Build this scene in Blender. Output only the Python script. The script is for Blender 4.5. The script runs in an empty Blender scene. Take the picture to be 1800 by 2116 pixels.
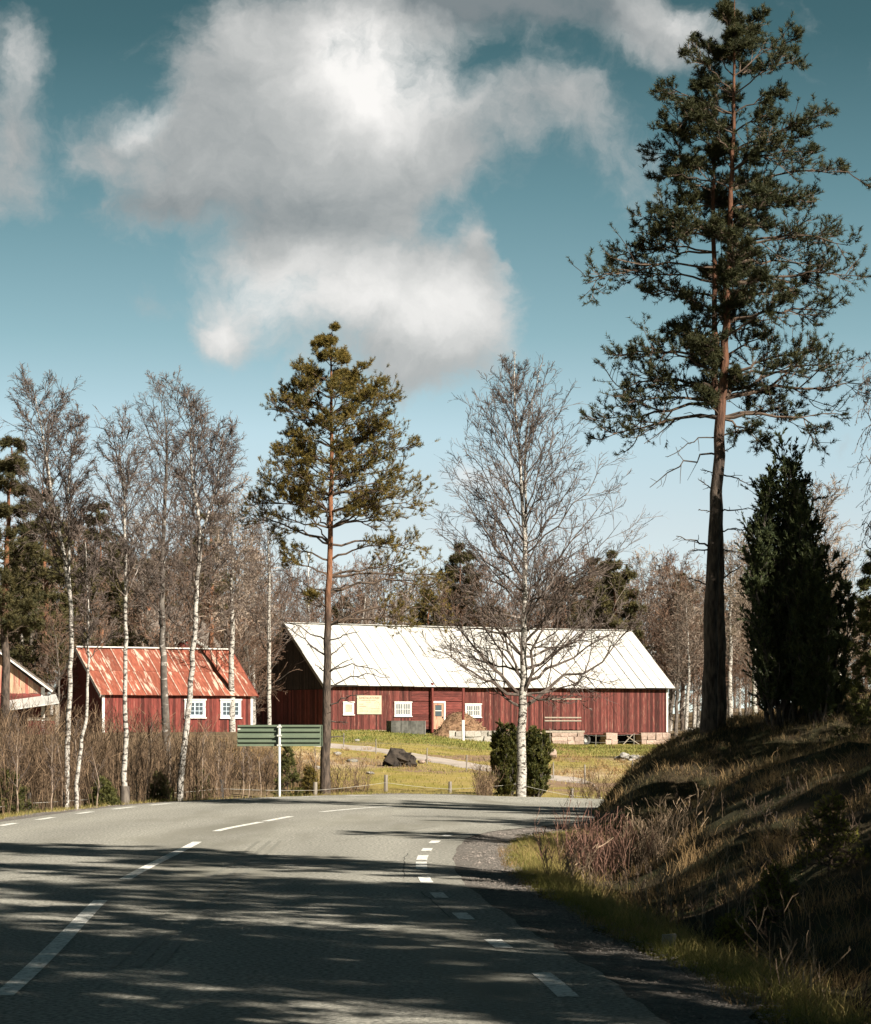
import bpy, math
import numpy as np
from mathutils import Vector, Matrix

S = bpy.context.scene
COL = S.collection
RNG = np.random.default_rng(7)
PI = math.pi

# ------------------------------------------------------------------ camera, sky, sun, exposure
F, HZ, CX, EYE = 6000.0, 1500.0, 900.0, 1.6          # lens in photo pixels, horizon row, centre column, eye height
cam = bpy.data.cameras.new('camera')
cam.sensor_fit = 'HORIZONTAL'; cam.sensor_width = 36.0; cam.lens = 36.0 * F / 1800.0
cam.shift_y = (HZ - 1058.0) / 1800.0
cam.clip_start = 0.2; cam.clip_end = 6000.0
camo = bpy.data.objects.new('camera', cam); COL.objects.link(camo)
camo.location = (0, 0, EYE); camo.rotation_euler = (math.radians(90), 0, 0)
S.camera = camo

SUN_AZ = Vector((0.69, -0.72)).normalized()           # towards the sun, seen from above
SUN_EL = math.radians(33)
SUN = Vector((SUN_AZ.x * math.cos(SUN_EL), SUN_AZ.y * math.cos(SUN_EL), math.sin(SUN_EL)))
sl = bpy.data.lights.new('sun', 'SUN'); sl.energy = 5.0; sl.angle = math.radians(0.5); sl.color = (1.0, 0.91, 0.78)
so = bpy.data.objects.new('sun', sl); COL.objects.link(so)
so.rotation_euler = SUN.to_track_quat('Z', 'Y').to_euler(); so.location = (30, -30, 60)

S.view_settings.view_transform = 'Standard'; S.view_settings.look = 'None'
S.view_settings.gamma = 1.0; S.view_settings.use_curve_mapping = False
S.view_settings.exposure = 1.4
S.cycles.max_bounces = 6; S.cycles.transparent_max_bounces = 8
S.cycles.use_denoising = True

def build_world():
    w = bpy.data.worlds.new('World'); S.world = w; w.use_nodes = True
    nt = w.node_tree; nt.nodes.clear(); N = nt.nodes.new; L = nt.links.new
    def link(a, b):
        if isinstance(a, (int, float)): b.default_value = a
        elif isinstance(a, (tuple, list)): b.default_value = a
        else: L(a, b)
    def math_(op, a, b=0.0, clamp=False):
        n = N('ShaderNodeMath'); n.operation = op; n.use_clamp = clamp
        link(a, n.inputs[0]); link(b, n.inputs[1]); return n.outputs[0]
    def vec(op, a, b=None):
        n = N('ShaderNodeVectorMath'); n.operation = op; link(a, n.inputs[0])
        if b is not None: link(b, n.inputs[1])
        return n.outputs['Value'] if op in ('LENGTH', 'DOT_PRODUCT') else n.outputs[0]
    def mrange(v, a, b, c, d, smooth=True):
        n = N('ShaderNodeMapRange'); n.interpolation_type = 'SMOOTHSTEP' if smooth else 'LINEAR'
        link(v, n.inputs[0])
        for i, q in enumerate((a, b, c, d)): n.inputs[i + 1].default_value = q
        return n.outputs[0]
    def noise(v, scale, detail=8, rough=0.55, out=0):
        n = N('ShaderNodeTexNoise'); link(v, n.inputs['Vector']); n.inputs['Scale'].default_value = scale
        n.inputs['Detail'].default_value = detail; n.inputs['Roughness'].default_value = rough
        return n.outputs[out]
    def comb(x, y, z):
        n = N('ShaderNodeCombineXYZ'); link(x, n.inputs[0]); link(y, n.inputs[1]); link(z, n.inputs[2]); return n.outputs[0]
    def mixc(f, a, b, mode='MIX'):
        n = N('ShaderNodeMix'); n.data_type = 'RGBA'; n.blend_type = mode
        link(f, n.inputs[0]); link(a, n.inputs[6]); link(b, n.inputs[7]); return n.outputs[2]
    tc = N('ShaderNodeTexCoord').outputs['Generated']
    sp = N('ShaderNodeSeparateXYZ'); L(tc, sp.inputs[0]); x, y, z = sp.outputs
    # clear air: the sky deepens quickly with height (polarised, spring air)
    zz = math_('MULTIPLY', math_('MAXIMUM', z, 0.0), SKY_LIFT)
    dirv = vec('NORMALIZE', comb(x, y, math_('ADD', zz, 0.12)))
    sky = N('ShaderNodeTexSky'); sky.sky_type = 'NISHITA'; sky.sun_disc = False
    sky.sun_elevation = SUN_EL; sky.sun_rotation = math.atan2(SUN_AZ.x, SUN_AZ.y)
    sky.air_density = 1.0; sky.dust_density = 0.6; sky.ozone_density = 1.0; sky.altitude = 100
    L(dirv, sky.inputs[0])
    col = mixc(1.0, sky.outputs[0], SKY_TINT, 'MULTIPLY')
    gr = N('ShaderNodeValToRGB'); L(math_('MAXIMUM', z, 0.0), gr.inputs[0]); ge = gr.color_ramp.elements   # pale at the horizon, deep above
    ge[0].position = 0.0; ge[0].color = SKY_RAMP[0][1]; ge[1].position = 1.0; ge[1].color = SKY_RAMP[-1][1]
    for q, c in SKY_RAMP[1:-1]: ge.new(q).color = c
    col = mixc(1.0, col, gr.outputs[0], 'MULTIPLY')
    # ---- clouds, as directions: (azimuth, height) in units of 1000 photo pixels
    yy = math_('MAXIMUM', y, 0.08)
    p = comb(math_('MULTIPLY', math_('DIVIDE', x, yy), 6.0), math_('MULTIPLY', math_('DIVIDE', z, yy), 6.0), 0.0)
    w1 = noise(p, 2.6, 6, 0.6, 1)
    warp = vec('MULTIPLY', vec('SUBTRACT', w1, (0.5, 0.5, 0.5)), (0.30, 0.26, 0.0))
    pw = vec('ADD', p, warp)
    def blob(px, py, rx, ry, wt):
        c = ((px - CX) / 1000.0, (HZ - py) / 1000.0, 0.0)
        q = vec('MULTIPLY', vec('SUBTRACT', pw, c), (1000.0 / rx, 1000.0 / ry, 0.0))
        return mrange(vec('LENGTH', q), 0.0, 1.0, wt, 0.0)
    def total(lst):
        s = None
        for b in lst:
            o = blob(*b); s = o if s is None else math_('ADD', s, o)
        return s
    front = mrange(y, 0.1, 0.5, 0.0, 1.0)
    dens = math_('MULTIPLY', total(CLOUDS), front)
    # the same broken cloud goes on over the rest of the sky
    zc = math_('ADD', math_('MAXIMUM', z, 0.0), 0.22)
    pl = comb(math_('DIVIDE', x, zc), math_('DIVIDE', y, zc), 3.0)
    inview = mrange(vec('LENGTH', vec('MULTIPLY', vec('SUBTRACT', p, (0.0, 0.6, 0.0)), (0.62, 0.62, 0.0))), 0.8, 1.5, 1.0, 0.0)
    inview = math_('MULTIPLY', inview, front)
    rest = math_('MULTIPLY', mrange(noise(pl, 1.1, 5, 0.55), 0.58, 0.8, 0.0, 1.0), math_('SUBTRACT', 1.0, inview))
    dens = math_('ADD', dens, rest)
    fb = noise(pw, 3.3, 12, 0.6)
    fb2 = noise(pw, 9.0, 9, 0.66)
    d2 = math_('ADD', dens, math_('MULTIPLY', math_('SUBTRACT', fb, 0.5), 2.0))
    d2 = math_('ADD', d2, math_('MULTIPLY', math_('SUBTRACT', fb2, 0.5), 0.62))
    alpha = mrange(d2, 0.16, 0.98, 0.0, 1.0)
    br = math_('ADD', math_('MULTIPLY', total(BRIGHTS), front), math_('MULTIPLY', rest, -0.1))
    br = math_('ADD', br, math_('MULTIPLY', math_('SUBTRACT', fb, 0.5), 0.9))
    br = math_('SUBTRACT', br, math_('MULTIPLY', total(DARKS), 1.0))
    br = math_('ADD', br, math_('MULTIPLY', math_('SUBTRACT', fb2, 0.5), 0.55))
    br = math_('ADD', br, math_('MULTIPLY', math_('SUBTRACT', 1.0, alpha), 0.28))
    brc = mrange(br, -0.35, 1.0, 0.0, 1.0, False)
    rp = N('ShaderNodeValToRGB'); L(brc, rp.inputs[0])
    e = rp.color_ramp.elements
    e[0].position = 0.0; e[0].color = CLOUD_DARK; e[1].position = 1.0; e[1].color = CLOUD_WHITE
    m = rp.color_ramp.elements.new(0.42); m.color = CLOUD_MID
    a2 = math_('MULTIPLY', alpha, mrange(z, 0.0, 0.10, 0.55, 0.97, False))
    res = mixc(a2, col, rp.outputs[0])
    bg = N('ShaderNodeBackground'); L(res, bg.inputs[0]); bg.inputs[1].default_value = SKY_STRENGTH
    out = N('ShaderNodeOutputWorld'); L(bg.outputs[0], out.inputs[0])

SKY_LIFT = 2.0
SKY_RAMP = [(0.0, (3.1, 2.1, 1.85, 1)), (.067, (3.35, 2.15, 1.8, 1)), (.10, (3.2, 2.35, 1.98, 1)), (.133, (2.15, 1.88, 1.55, 1)), (.18, (1.3, 1.36, 1.12, 1)), (.23, (.66, .83, .68, 1)), (.32, (.30, .43, .37, 1)), (.5, (.13, .19, .17, 1)), (1.0, (.08, .12, .11, 1))]
SKY_STRENGTH = 0.054
SKY_TINT = (0.61, 0.725, 0.615, 1)
K = 1.0 / SKY_STRENGTH / 2.64
CLOUD_DARK = (0.22 * K, 0.255 * K, 0.27 * K, 1)
CLOUD_MID = (0.50 * K, 0.515 * K, 0.51 * K, 1)
CLOUD_WHITE = (1.0 * K, 0.98 * K, 0.95 * K, 1)
CLOUDS = [(520, 90, 260, 240, .9), (640, 230, 430, 330, 1.0), (930, 270, 400, 230, .8), (430, 330, 300, 190, .7),
          (260, 410, 300, 130, .45), (700, 430, 240, 170, .6), (720, 590, 380, 240, 1.05), (940, 650, 250, 210, .9),
          (995, 490, 70, 110, .8), (460, 670, 100, 110, .8), (850, 760, 260, 140, .6), (1020, 20, 560, 125, 1.0),
          (1380, 50, 260, 125, .9), (35, 140, 130, 210, .85), (5, 340, 130, 220, .75), (1290, 330, 180, 160, .42),
          (300, 620, 120, 70, .5), (1010, 970, 140, 90, .7), (200, 270, 200, 130, .6), (1180, 200, 220, 120, .55), (560, 500, 200, 110, .4), (1785, 940, 50, 70, .5)]
BRIGHTS = [(740, 180, 360, 230, .45), (720, 110, 230, 150, .85), (850, 210, 230, 110, .5), (640, 570, 260, 140, .6), (900, 640, 280, 170, .75), (560, 640, 200, 120, .35), (760, 660, 200, 90, .3),
           (460, 670, 80, 90, .6), (310, 240, 90, 60, .5), (1420, 25, 220, 60, .6), (30, 120, 100, 120, .35), (500, 60, 140, 110, .3),
           (1010, 970, 150, 100, .8), (990, 480, 60, 60, .3)]
DARKS = [(1020, 30, 420, 90, .7), (560, 430, 420, 110, .15), (300, 420, 300, 90, .25)]
build_world()

# ------------------------------------------------------------------ small helpers
def ss(a, b, x):
    t = np.clip((np.asarray(x, float) - a) / (b - a), 0, 1); return t * t * (3 - 2 * t)
def mix(a, b, t): return a + (b - a) * t
def pt(px, py, d): return np.array([(px - CX) / F * d, d, EYE - (py - HZ) / F * d])

class MB:
    """collects vertices and faces of one mesh"""
    def __init__(s): s.v = []; s.f = []; s.m = []; s.t = []; s.n = 0
    def add(s, v, f, mat=0, tint=0.5):
        v = np.asarray(v, np.float32).reshape(-1, 3); f = np.asarray(f, np.int32)
        s.v.append(v); s.f.append(f + s.n); s.m.append(np.full(len(f), mat, np.int32))
        t = np.asarray(tint, np.float32)
        s.t.append(np.full(len(v), float(t), np.float32) if t.ndim == 0 else t); s.n += len(v)
    def mesh(s, name, mats, smooth=False):
        me = bpy.data.meshes.new(name)
        v = np.concatenate(s.v); me.vertices.add(len(v)); me.vertices.foreach_set('co', v.ravel())
        loops = np.concatenate([f.ravel() for f in s.f]); tot = np.concatenate([np.full(len(f), f.shape[1], np.int32) for f in s.f])
        me.loops.add(len(loops)); me.loops.foreach_set('vertex_index', loops)
        me.polygons.add(len(tot)); st = np.concatenate([[0], np.cumsum(tot)[:-1]]).astype(np.int32)
        me.polygons.foreach_set('loop_start', st)
        try: me.polygons.foreach_set('loop_total', tot)
        except Exception: pass
        me.polygons.foreach_set('material_index', np.concatenate(s.m))
        me.polygons.foreach_set('use_smooth', np.full(len(tot), smooth))
        a = me.attributes.new('tint', 'FLOAT', 'POINT'); a.data.foreach_set('value', np.concatenate(s.t))
        for m in (mats if isinstance(mats, (list, tuple)) else [mats]): me.materials.append(m)
        me.update(calc_edges=True); return me
    def obj(s, name, mats, parent=None, smooth=False, kind=None, loc=None):
        return link(name, s.mesh(name, mats, smooth), parent, kind, loc)
    # ---- shapes
    def box(s, x0, x1, y0, y1, z0, z1, mat=0, tint=0.5, M=None):
        v = np.array([[x0, y0, z0], [x1, y0, z0], [x1, y1, z0], [x0, y1, z0], [x0, y0, z1], [x1, y0, z1], [x1, y1, z1], [x0, y1, z1]], float)
        if M is not None: v = v @ M[0].T + M[1]
        s.add(v, [[0, 3, 2, 1], [4, 5, 6, 7], [0, 1, 5, 4], [1, 2, 6, 5], [2, 3, 7, 6], [3, 0, 4, 7]], mat, tint)
    def bar(s, a, b, w, h, mat=0, tint=0.5, up=(0, 0, 1)):
        a = np.asarray(a, float); b = np.asarray(b, float); t = b - a; ln = np.linalg.norm(t); t = t / ln
        u = np.cross(t, up); u = u / np.linalg.norm(u); n = np.cross(u, t)
        M = (np.stack([t, u, n], 1), a); s.box(0, ln, -w / 2, w / 2, -h / 2, h / 2, mat, tint, M)
    def tubes(s, P, R, sides=5, mat=0, tint=0.5, cap=False):
        """P (B,m,3) paths, R (B,m) radii"""
        P = np.asarray(P, float); R = np.asarray(R, float)
        if P.ndim == 2: P = P[None]; R = R[None]
        B, m, _ = P.shape
        if B == 0: return
        T = np.gradient(P, axis=1); T /= np.linalg.norm(T, axis=2, keepdims=True) + 1e-9
        ref = np.where(np.abs(T[:, :1, 2:3]) > 0.8, np.array([1.0, 0, 0]), np.array([0, 0, 1.0]))
        U = np.cross(T, np.broadcast_to(ref, T.shape)); U /= np.linalg.norm(U, axis=2, keepdims=True) + 1e-9
        V = np.cross(T, U)
        if sides == 3:                                   # hair-thin twigs: one strip each, turned at random
            ph = RNG.random((B, 1, 1)) * 2 * PI; W = (np.cos(ph) * U + np.sin(ph) * V) * R[..., None] * 1.35
            v = np.stack([P - W, P + W], 2); idx = np.arange(B * m * 2).reshape(B, m, 2)
            f = np.stack([idx[:, :-1, 0], idx[:, :-1, 1], idx[:, 1:, 1], idx[:, 1:, 0]], -1).reshape(-1, 4)
            s.add(v.reshape(-1, 3), f, mat, np.repeat(tint, m * 2) if np.ndim(tint) == 1 else tint); return
        an = np.arange(sides) * 2 * PI / sides
        v = P[:, :, None, :] + R[:, :, None, None] * (np.cos(an)[None, None, :, None] * U[:, :, None, :] + np.sin(an)[None, None, :, None] * V[:, :, None, :])
        idx = np.arange(B * m * sides).reshape(B, m, sides)
        a = idx[:, :-1, :]; b = np.roll(idx, -1, 2)[:, :-1, :]; c = np.roll(idx, -1, 2)[:, 1:, :]; d = idx[:, 1:, :]
        f = np.stack([a, b, c, d], -1).reshape(-1, 4)
        tt = tint
        if np.ndim(tint) == 1: tt = np.repeat(tint, m * sides)
        s.add(v.reshape(-1, 3), f, mat, tt)
        if cap and sides >= 3:
            for bq in range(B):
                base = s.n - B * m * sides
                top = idx[bq, -1]; s.f.append((top[None] + base).astype(np.int32)); s.m.append(np.full(1, mat, np.int32))

def link(name, me, parent=None, kind=None, loc=None):
    o = bpy.data.objects.new(name, me); COL.objects.link(o)
    if parent is not None: o.parent = parent
    if kind: o['kind'] = kind
    if loc is not None: o.location = loc
    return o
def tag(o, label, cat, group=None):
    o['label'] = label; o['category'] = cat
    if group: o['group'] = group
    return o
def thing(name, label, cat, loc=(0, 0, 0), rotz=0.0, group=None):
    o = bpy.data.objects.new(name, None); COL.objects.link(o); o.location = loc; o.rotation_euler = (0, 0, rotz)
    o.empty_display_size = 0.3
    return tag(o, label, cat, group)
def dup(root, loc, rotz=0.0, scale=1.0, label=None, group=None):
    r = root.copy(); COL.objects.link(r); r.location = loc; r.rotation_euler = (0, 0, rotz)
    r.scale = (scale,) * 3 if not isinstance(scale, tuple) else scale
    if label: r['label'] = label
    if group: r['group'] = group
    for ch in list(root.children):
        c = ch.copy(); COL.objects.link(c); c.parent = r
        for g in ch.children:
            q = g.copy(); COL.objects.link(q); q.parent = c
    return r

# ------------------------------------------------------------------ materials
def material(name, c1, c2, scale=(1, 1, 1), nscale=5.0, detail=6, lo=0.35, hi=0.65, rough=0.85, bump=0.0, bscale=None,
             tint=None, rand=0.0, transl=0.0, c3=None, n3=1.0, lo3=0.5, hi3=0.6, s3=None, coords='Object', spec=0.3, metal=0.0, tintval=0.0, dist=0.0):
    m = bpy.data.materials.new(name); m.use_nodes = True
    nt = m.node_tree; N = nt.nodes.new; L = nt.links.new; b = nt.nodes['Principled BSDF']
    b.inputs['Roughness'].default_value = rough; b.inputs['Metallic'].default_value = metal
    b.inputs['Specular IOR Level'].default_value = spec
    tc = N('ShaderNodeTexCoord'); co = tc.outputs[coords]
    if rand:                                            # every piece gets its own stretch of the pattern
        oi_ = N('ShaderNodeObjectInfo'); ml = N('ShaderNodeVectorMath'); ml.operation = 'MULTIPLY_ADD'
        cb = N('ShaderNodeCombineXYZ'); [L(oi_.outputs['Random'], q) for q in cb.inputs]
        ml.inputs[1].default_value = (91.0, 57.0, 73.0); L(cb.outputs[0], ml.inputs[0]); L(co, ml.inputs[2]); co = ml.outputs[0]
    def noise(sc, ns, det, ds=0.0):
        mp = N('ShaderNodeMapping'); mp.inputs['Scale'].default_value = sc; L(co, mp.inputs[0])
        n = N('ShaderNodeTexNoise'); n.inputs['Scale'].default_value = ns; n.inputs['Detail'].default_value = det
        n.inputs['Roughness'].default_value = 0.6; n.inputs['Distortion'].default_value = ds
        L(mp.outputs[0], n.inputs['Vector']); return n.outputs[0]
    def ramp(v, a, z):
        r = N('ShaderNodeMapRange'); r.interpolation_type = 'SMOOTHSTEP'; L(v, r.inputs[0]); r.inputs[1].default_value = a; r.inputs[2].default_value = z; return r.outputs[0]
    def mixn(f, a, z, mode='MIX'):
        n = N('ShaderNodeMix'); n.data_type = 'RGBA'; n.blend_type = mode
        for q, i in ((f, 0), (a, 6), (z, 7)):
            if isinstance(q, (int, float)): n.inputs[i].default_value = q
            elif isinstance(q, tuple): n.inputs[i].default_value = (*q, 1) if len(q) == 3 else q
            else: L(q, n.inputs[i])
        return n.outputs[2]
    n1 = noise(scale, nscale, detail, dist)
    col = mixn(ramp(n1, lo, hi), c1, c2)
    if c3 is not None: col = mixn(ramp(noise(s3 or (1, 1, 1), n3, 4), lo3, hi3), col, c3)
    if tint is not None:
        at = N('ShaderNodeAttribute'); at.attribute_name = 'tint'; col = mixn(at.outputs['Fac'], col, tint)
    if tintval:
        at = N('ShaderNodeAttribute'); at.attribute_name = 'tint'
        mr = N('ShaderNodeMapRange'); L(at.outputs['Fac'], mr.inputs[0]); mr.inputs[3].default_value = 1 - tintval; mr.inputs[4].default_value = 1 + tintval
        hs = N('ShaderNodeHueSaturation'); L(mr.outputs[0], hs.inputs['Value']); L(col, hs.inputs['Color']); col = hs.outputs[0]
    if rand:
        oi = N('ShaderNodeObjectInfo')
        mr = N('ShaderNodeMapRange'); L(oi.outputs['Random'], mr.inputs[0]); mr.inputs[3].default_value = 1 - rand; mr.inputs[4].default_value = 1 + rand
        hs = N('ShaderNodeHueSaturation'); L(mr.outputs[0], hs.inputs['Value']); L(col, hs.inputs['Color']); col = hs.outputs[0]
    L(col, b.inputs['Base Color'])
    if bump:
        bp = N('ShaderNodeBump'); bp.inputs['Strength'].default_value = min(1, bump); bp.inputs['Distance'].default_value = 0.03
        L(noise(scale, bscale or nscale * 2, 6), bp.inputs['Height']); L(bp.outputs[0], b.inputs['Normal'])
    if transl:
        tr = N('ShaderNodeBsdfTranslucent'); L(col, tr.inputs[0]); mx = N('ShaderNodeMixShader'); mx.inputs[0].default_value = transl
        L(b.outputs[0], mx.inputs[1]); L(tr.outputs[0], mx.inputs[2]); L(mx.outputs[0], nt.nodes['Material Output'].inputs[0])
    return m

# ------------------------------------------------------------------ road geometry (measured along the three painted lines)
def road_z(x, d): return -0.5 * ss(52, 80, d) * ss(-3, 4, x)
def on_road(px, py):
    k = (px - CX) / F; s = (py - HZ) / F
    d = np.arange(8, 160, 0.05); g = EYE - s * d - road_z(k * d, d)
    i = np.argmax(g <= 0); return np.array([k * d[i], d[i]])
LEFT = [(-4.6, -30), (-5.3, 0), (-6.0, 15), (-6.5, 27), (-6.85, 38)] + [tuple(on_road(*p)) for p in
        [(0, 1707), (100, 1691), (180, 1679), (255, 1670), (335, 1662), (430, 1655), (572, 1648), (680, 1645.5), (820, 1644), (960, 1645.5), (1066, 1648), (1150, 1650.5), (1240, 1653)]] + [(8, 80), (22, 86), (45, 96)]
MID = [(-1.2, -30), (-1.9, 0), (-2.3, 8), (-2.58, 17.6)] + [tuple(on_road(*p)) for p in
       [(208, 1861), (257, 1818), (408, 1740), (445, 1718), (530, 1701), (610, 1686), (663, 1678), (828, 1666), (1000, 1665.5), (1122, 1668), (1240, 1669)]] + [(8, 76), (22, 82), (45, 92)]
RIGHT = [(2.2, -30), (1.5, 0), (1.15, 8)] + [tuple(on_road(*p)) for p in
         [(1149, 2036), (1029, 1951), (957, 1894), (907, 1851), (879, 1820), (870, 1789), (872, 1774), (882, 1756), (898, 1740), (925, 1726), (985, 1715), (1080, 1706), (1174, 1699)]] + [(2.55, 54), (3.5, 62), (6.6, 69.5), (12, 75), (24, 79.5), (45, 89)]
def smooth_poly(P, step=0.4):
    P = np.array(P, float); n = len(P)
    out = []
    for i in range(n - 1):
        p0 = P[max(i - 1, 0)]; p1 = P[i]; p2 = P[i + 1]; p3 = P[min(i + 2, n - 1)]
        L = np.linalg.norm(p2 - p1); k = max(2, int(L / step)); t = np.linspace(0, 1, k, endpoint=False)[:, None]
        a = max(np.linalg.norm(p1 - p0), 1e-3); c = max(np.linalg.norm(p3 - p2), 1e-3)
        m1 = (p2 - p0) / (a + L) * L if i > 0 else (p2 - p1); m2 = (p3 - p1) / (L + c) * L if i < n - 2 else (p2 - p1)
        out.append((2 * t**3 - 3 * t**2 + 1) * p1 + (t**3 - 2 * t**2 + t) * m1 + (-2 * t**3 + 3 * t**2) * p2 + (t**3 - t**2) * m2)
    out.append(P[-1:]); out = np.concatenate(out)
    for _ in range(6): out[1:-1] = out[1:-1] * 0.5 + (out[:-2] + out[2:]) * 0.25
    return out
LEFT, MID, RIGHT = smooth_poly(LEFT), smooth_poly(MID), smooth_poly(RIGHT)
def arclen(P): return np.concatenate([[0], np.cumsum(np.linalg.norm(np.diff(P, axis=0), axis=1))])
def along(P, s):
    a = arclen(P); return np.stack([np.interp(s, a, P[:, i]) for i in range(2)], -1)
def offset(P, w):
    T = np.gradient(P, axis=0); T /= np.linalg.norm(T, axis=1, keepdims=True); return P + w * np.stack([T[:, 1], -T[:, 0]], -1)
def pair(P):                                     # for each point of the middle line, the matching point of an edge line
    j = [int(np.argmin(((P - c)**2).sum(1))) for c in MID]; return P[np.maximum.accumulate(j)]
EDGE_L = offset(LEFT, -0.38); EDGE_R = offset(RIGHT, 0.38)

def seg_dist(x, d, P):
    """distance of points to a polyline"""
    q = np.stack([x, d], -1); A = P[:-1]; Bv = P[1:] - A; best = np.full(len(q), 1e9)
    for a, b in zip(A[::2], (P[2::2] if len(P) % 2 else P[2::2])[:len(A[::2])] - A[::2][:len(P[2::2])]):
        t = np.clip(((q - a) @ b) / (b @ b + 1e-9), 0, 1)
        best = np.minimum(best, np.linalg.norm(q - a - t[:, None] * b, axis=1))
    return best
def poly_in(x, d, P):
    c = np.zeros(len(x), bool); n = len(P)
    for i in range(n):
        (x0, y0), (x1, y1) = P[i], P[(i + 1) % n]
        if y0 == y1: continue
        h = ((y0 > d) != (y1 > d)) & (x < (x1 - x0) * (d - y0) / (y1 - y0) + x0); c ^= h
    return c
ROADPOLY = np.concatenate([EDGE_L[::2], EDGE_R[::-2]])
RIGHTPOLY = np.concatenate([EDGE_R[::2], [[500, 88], [500, -300], [3.5, -300]]])

def wob(x, y, f, seed=0.0):                       # cheap smooth noise from crossed sines
    return (np.sin(x * f + 1.7 * np.sin(y * f * .7 + seed) + seed) * np.cos(y * f * 1.13 + 1.3 * np.sin(x * f * .61 + seed * 2)) +
            .5 * np.sin(x * f * 2.3 + y * f * 1.9 + seed * 3) * np.cos(y * f * 2.7 - x * f * 1.1)) / 1.5

def ground(x, d, detail=True):
    x = np.atleast_1d(np.asarray(x, float)); d = np.atleast_1d(np.asarray(d, float))
    inside = poly_in(x, d, ROADPOLY); right = poly_in(x, d, RIGHTPOLY) & ~inside
    dl = seg_dist(x, d, EDGE_L); dr = seg_dist(x, d, EDGE_R); rz = road_z(x, d)
    k = x / np.maximum(d, 20)
    zb = mix(1.22, 0.08, ss(-.028, .055, k)); zb = zb + .7 * ss(.082, .1, k)
    u = mix(np.clip((d - 72) / 78, 0, 1), np.clip((d - 80) / 130, 0, 1), ss(-.07, -.03, k))
    zf = mix(-.5, zb, u) + np.clip(d - 228, 0, 140) * .022
    zf = zf + .05 * wob(x, d, .5) * ss(70, 80, d)
    zl = mix(rz - .05, zf, ss(.9, 5.5, dl)) - .10 * ss(.5, 1.6, dl) * (1 - ss(1.6, 4, dl))
    near = np.interp(dr, [0, .7, 1.2, 1.75, 2.2, 3.0, 4.2, 6.2, 9, 14, 30], [-.05, -.05, -.10, -.26, -.12, .35, .95, 1.5, 2.05, 2.7, 3.4])
    nose = np.interp(dr, [0, .12, .4, .75, 1.2, 1.8, 2.6, 3.6, 5, 8, 14, 30], [-.05, .06, .40, .78, 1.12, 1.42, 1.65, 1.85, 2.08, 2.45, 2.95, 3.4])
    zr = rz + mix(near, nose, ss(46, 52, d))
    if detail: zr = zr + ss(1.2, 3, dr) * (.12 * wob(x, d, 1.6, 1) + .08 * wob(x, d, 4.1, 2) + .12 * wob(x, d, .6, 4))
    return np.where(inside, rz - .05, np.where(right, zr, zl))
def gz(x, d): return float(ground(x, d)[0])
def gp(px, d): x = (px - CX) / F * d; return (x, d, gz(x, d))
def on_ground(px, py, dmin=60):
    k = (px - CX) / F; s = (py - HZ) / F; d = np.arange(dmin, 320, .25); g = EYE - s * d - ground(k * d, d)
    i = int(np.argmax(g <= 0)) if (g <= 0).any() else len(d) - 1; return np.array([k * d[i], d[i]])

def axis(lo, hi, dense0, dense1, step, grow, midstep=None, mid1=None):
    a = list(np.arange(dense0, dense1, step)); s = step; v = dense1
    while v < hi:
        a.append(v)
        s = s * grow if not (mid1 and v < mid1) else midstep
        v += s
    a.append(hi); s = step; v = dense0 - step
    while v > lo: a.insert(0, v); s *= grow; v -= s
    a.insert(0, lo); return np.array(a)
GX = axis(-2500, 2500, -13, 13, .36, 1.14); GY = axis(-700, 4000, 8, 76, .45, 1.12, 1.7, 250)
gxx, gyy = np.meshgrid(GX, GY); gzz = ground(gxx.ravel(), gyy.ravel())
def grid_faces(ny, nx):
    i = np.arange(ny * nx).reshape(ny, nx); return np.stack([i[:-1, :-1], i[:-1, 1:], i[1:, 1:], i[1:, :-1]], -1).reshape(-1, 4)

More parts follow.
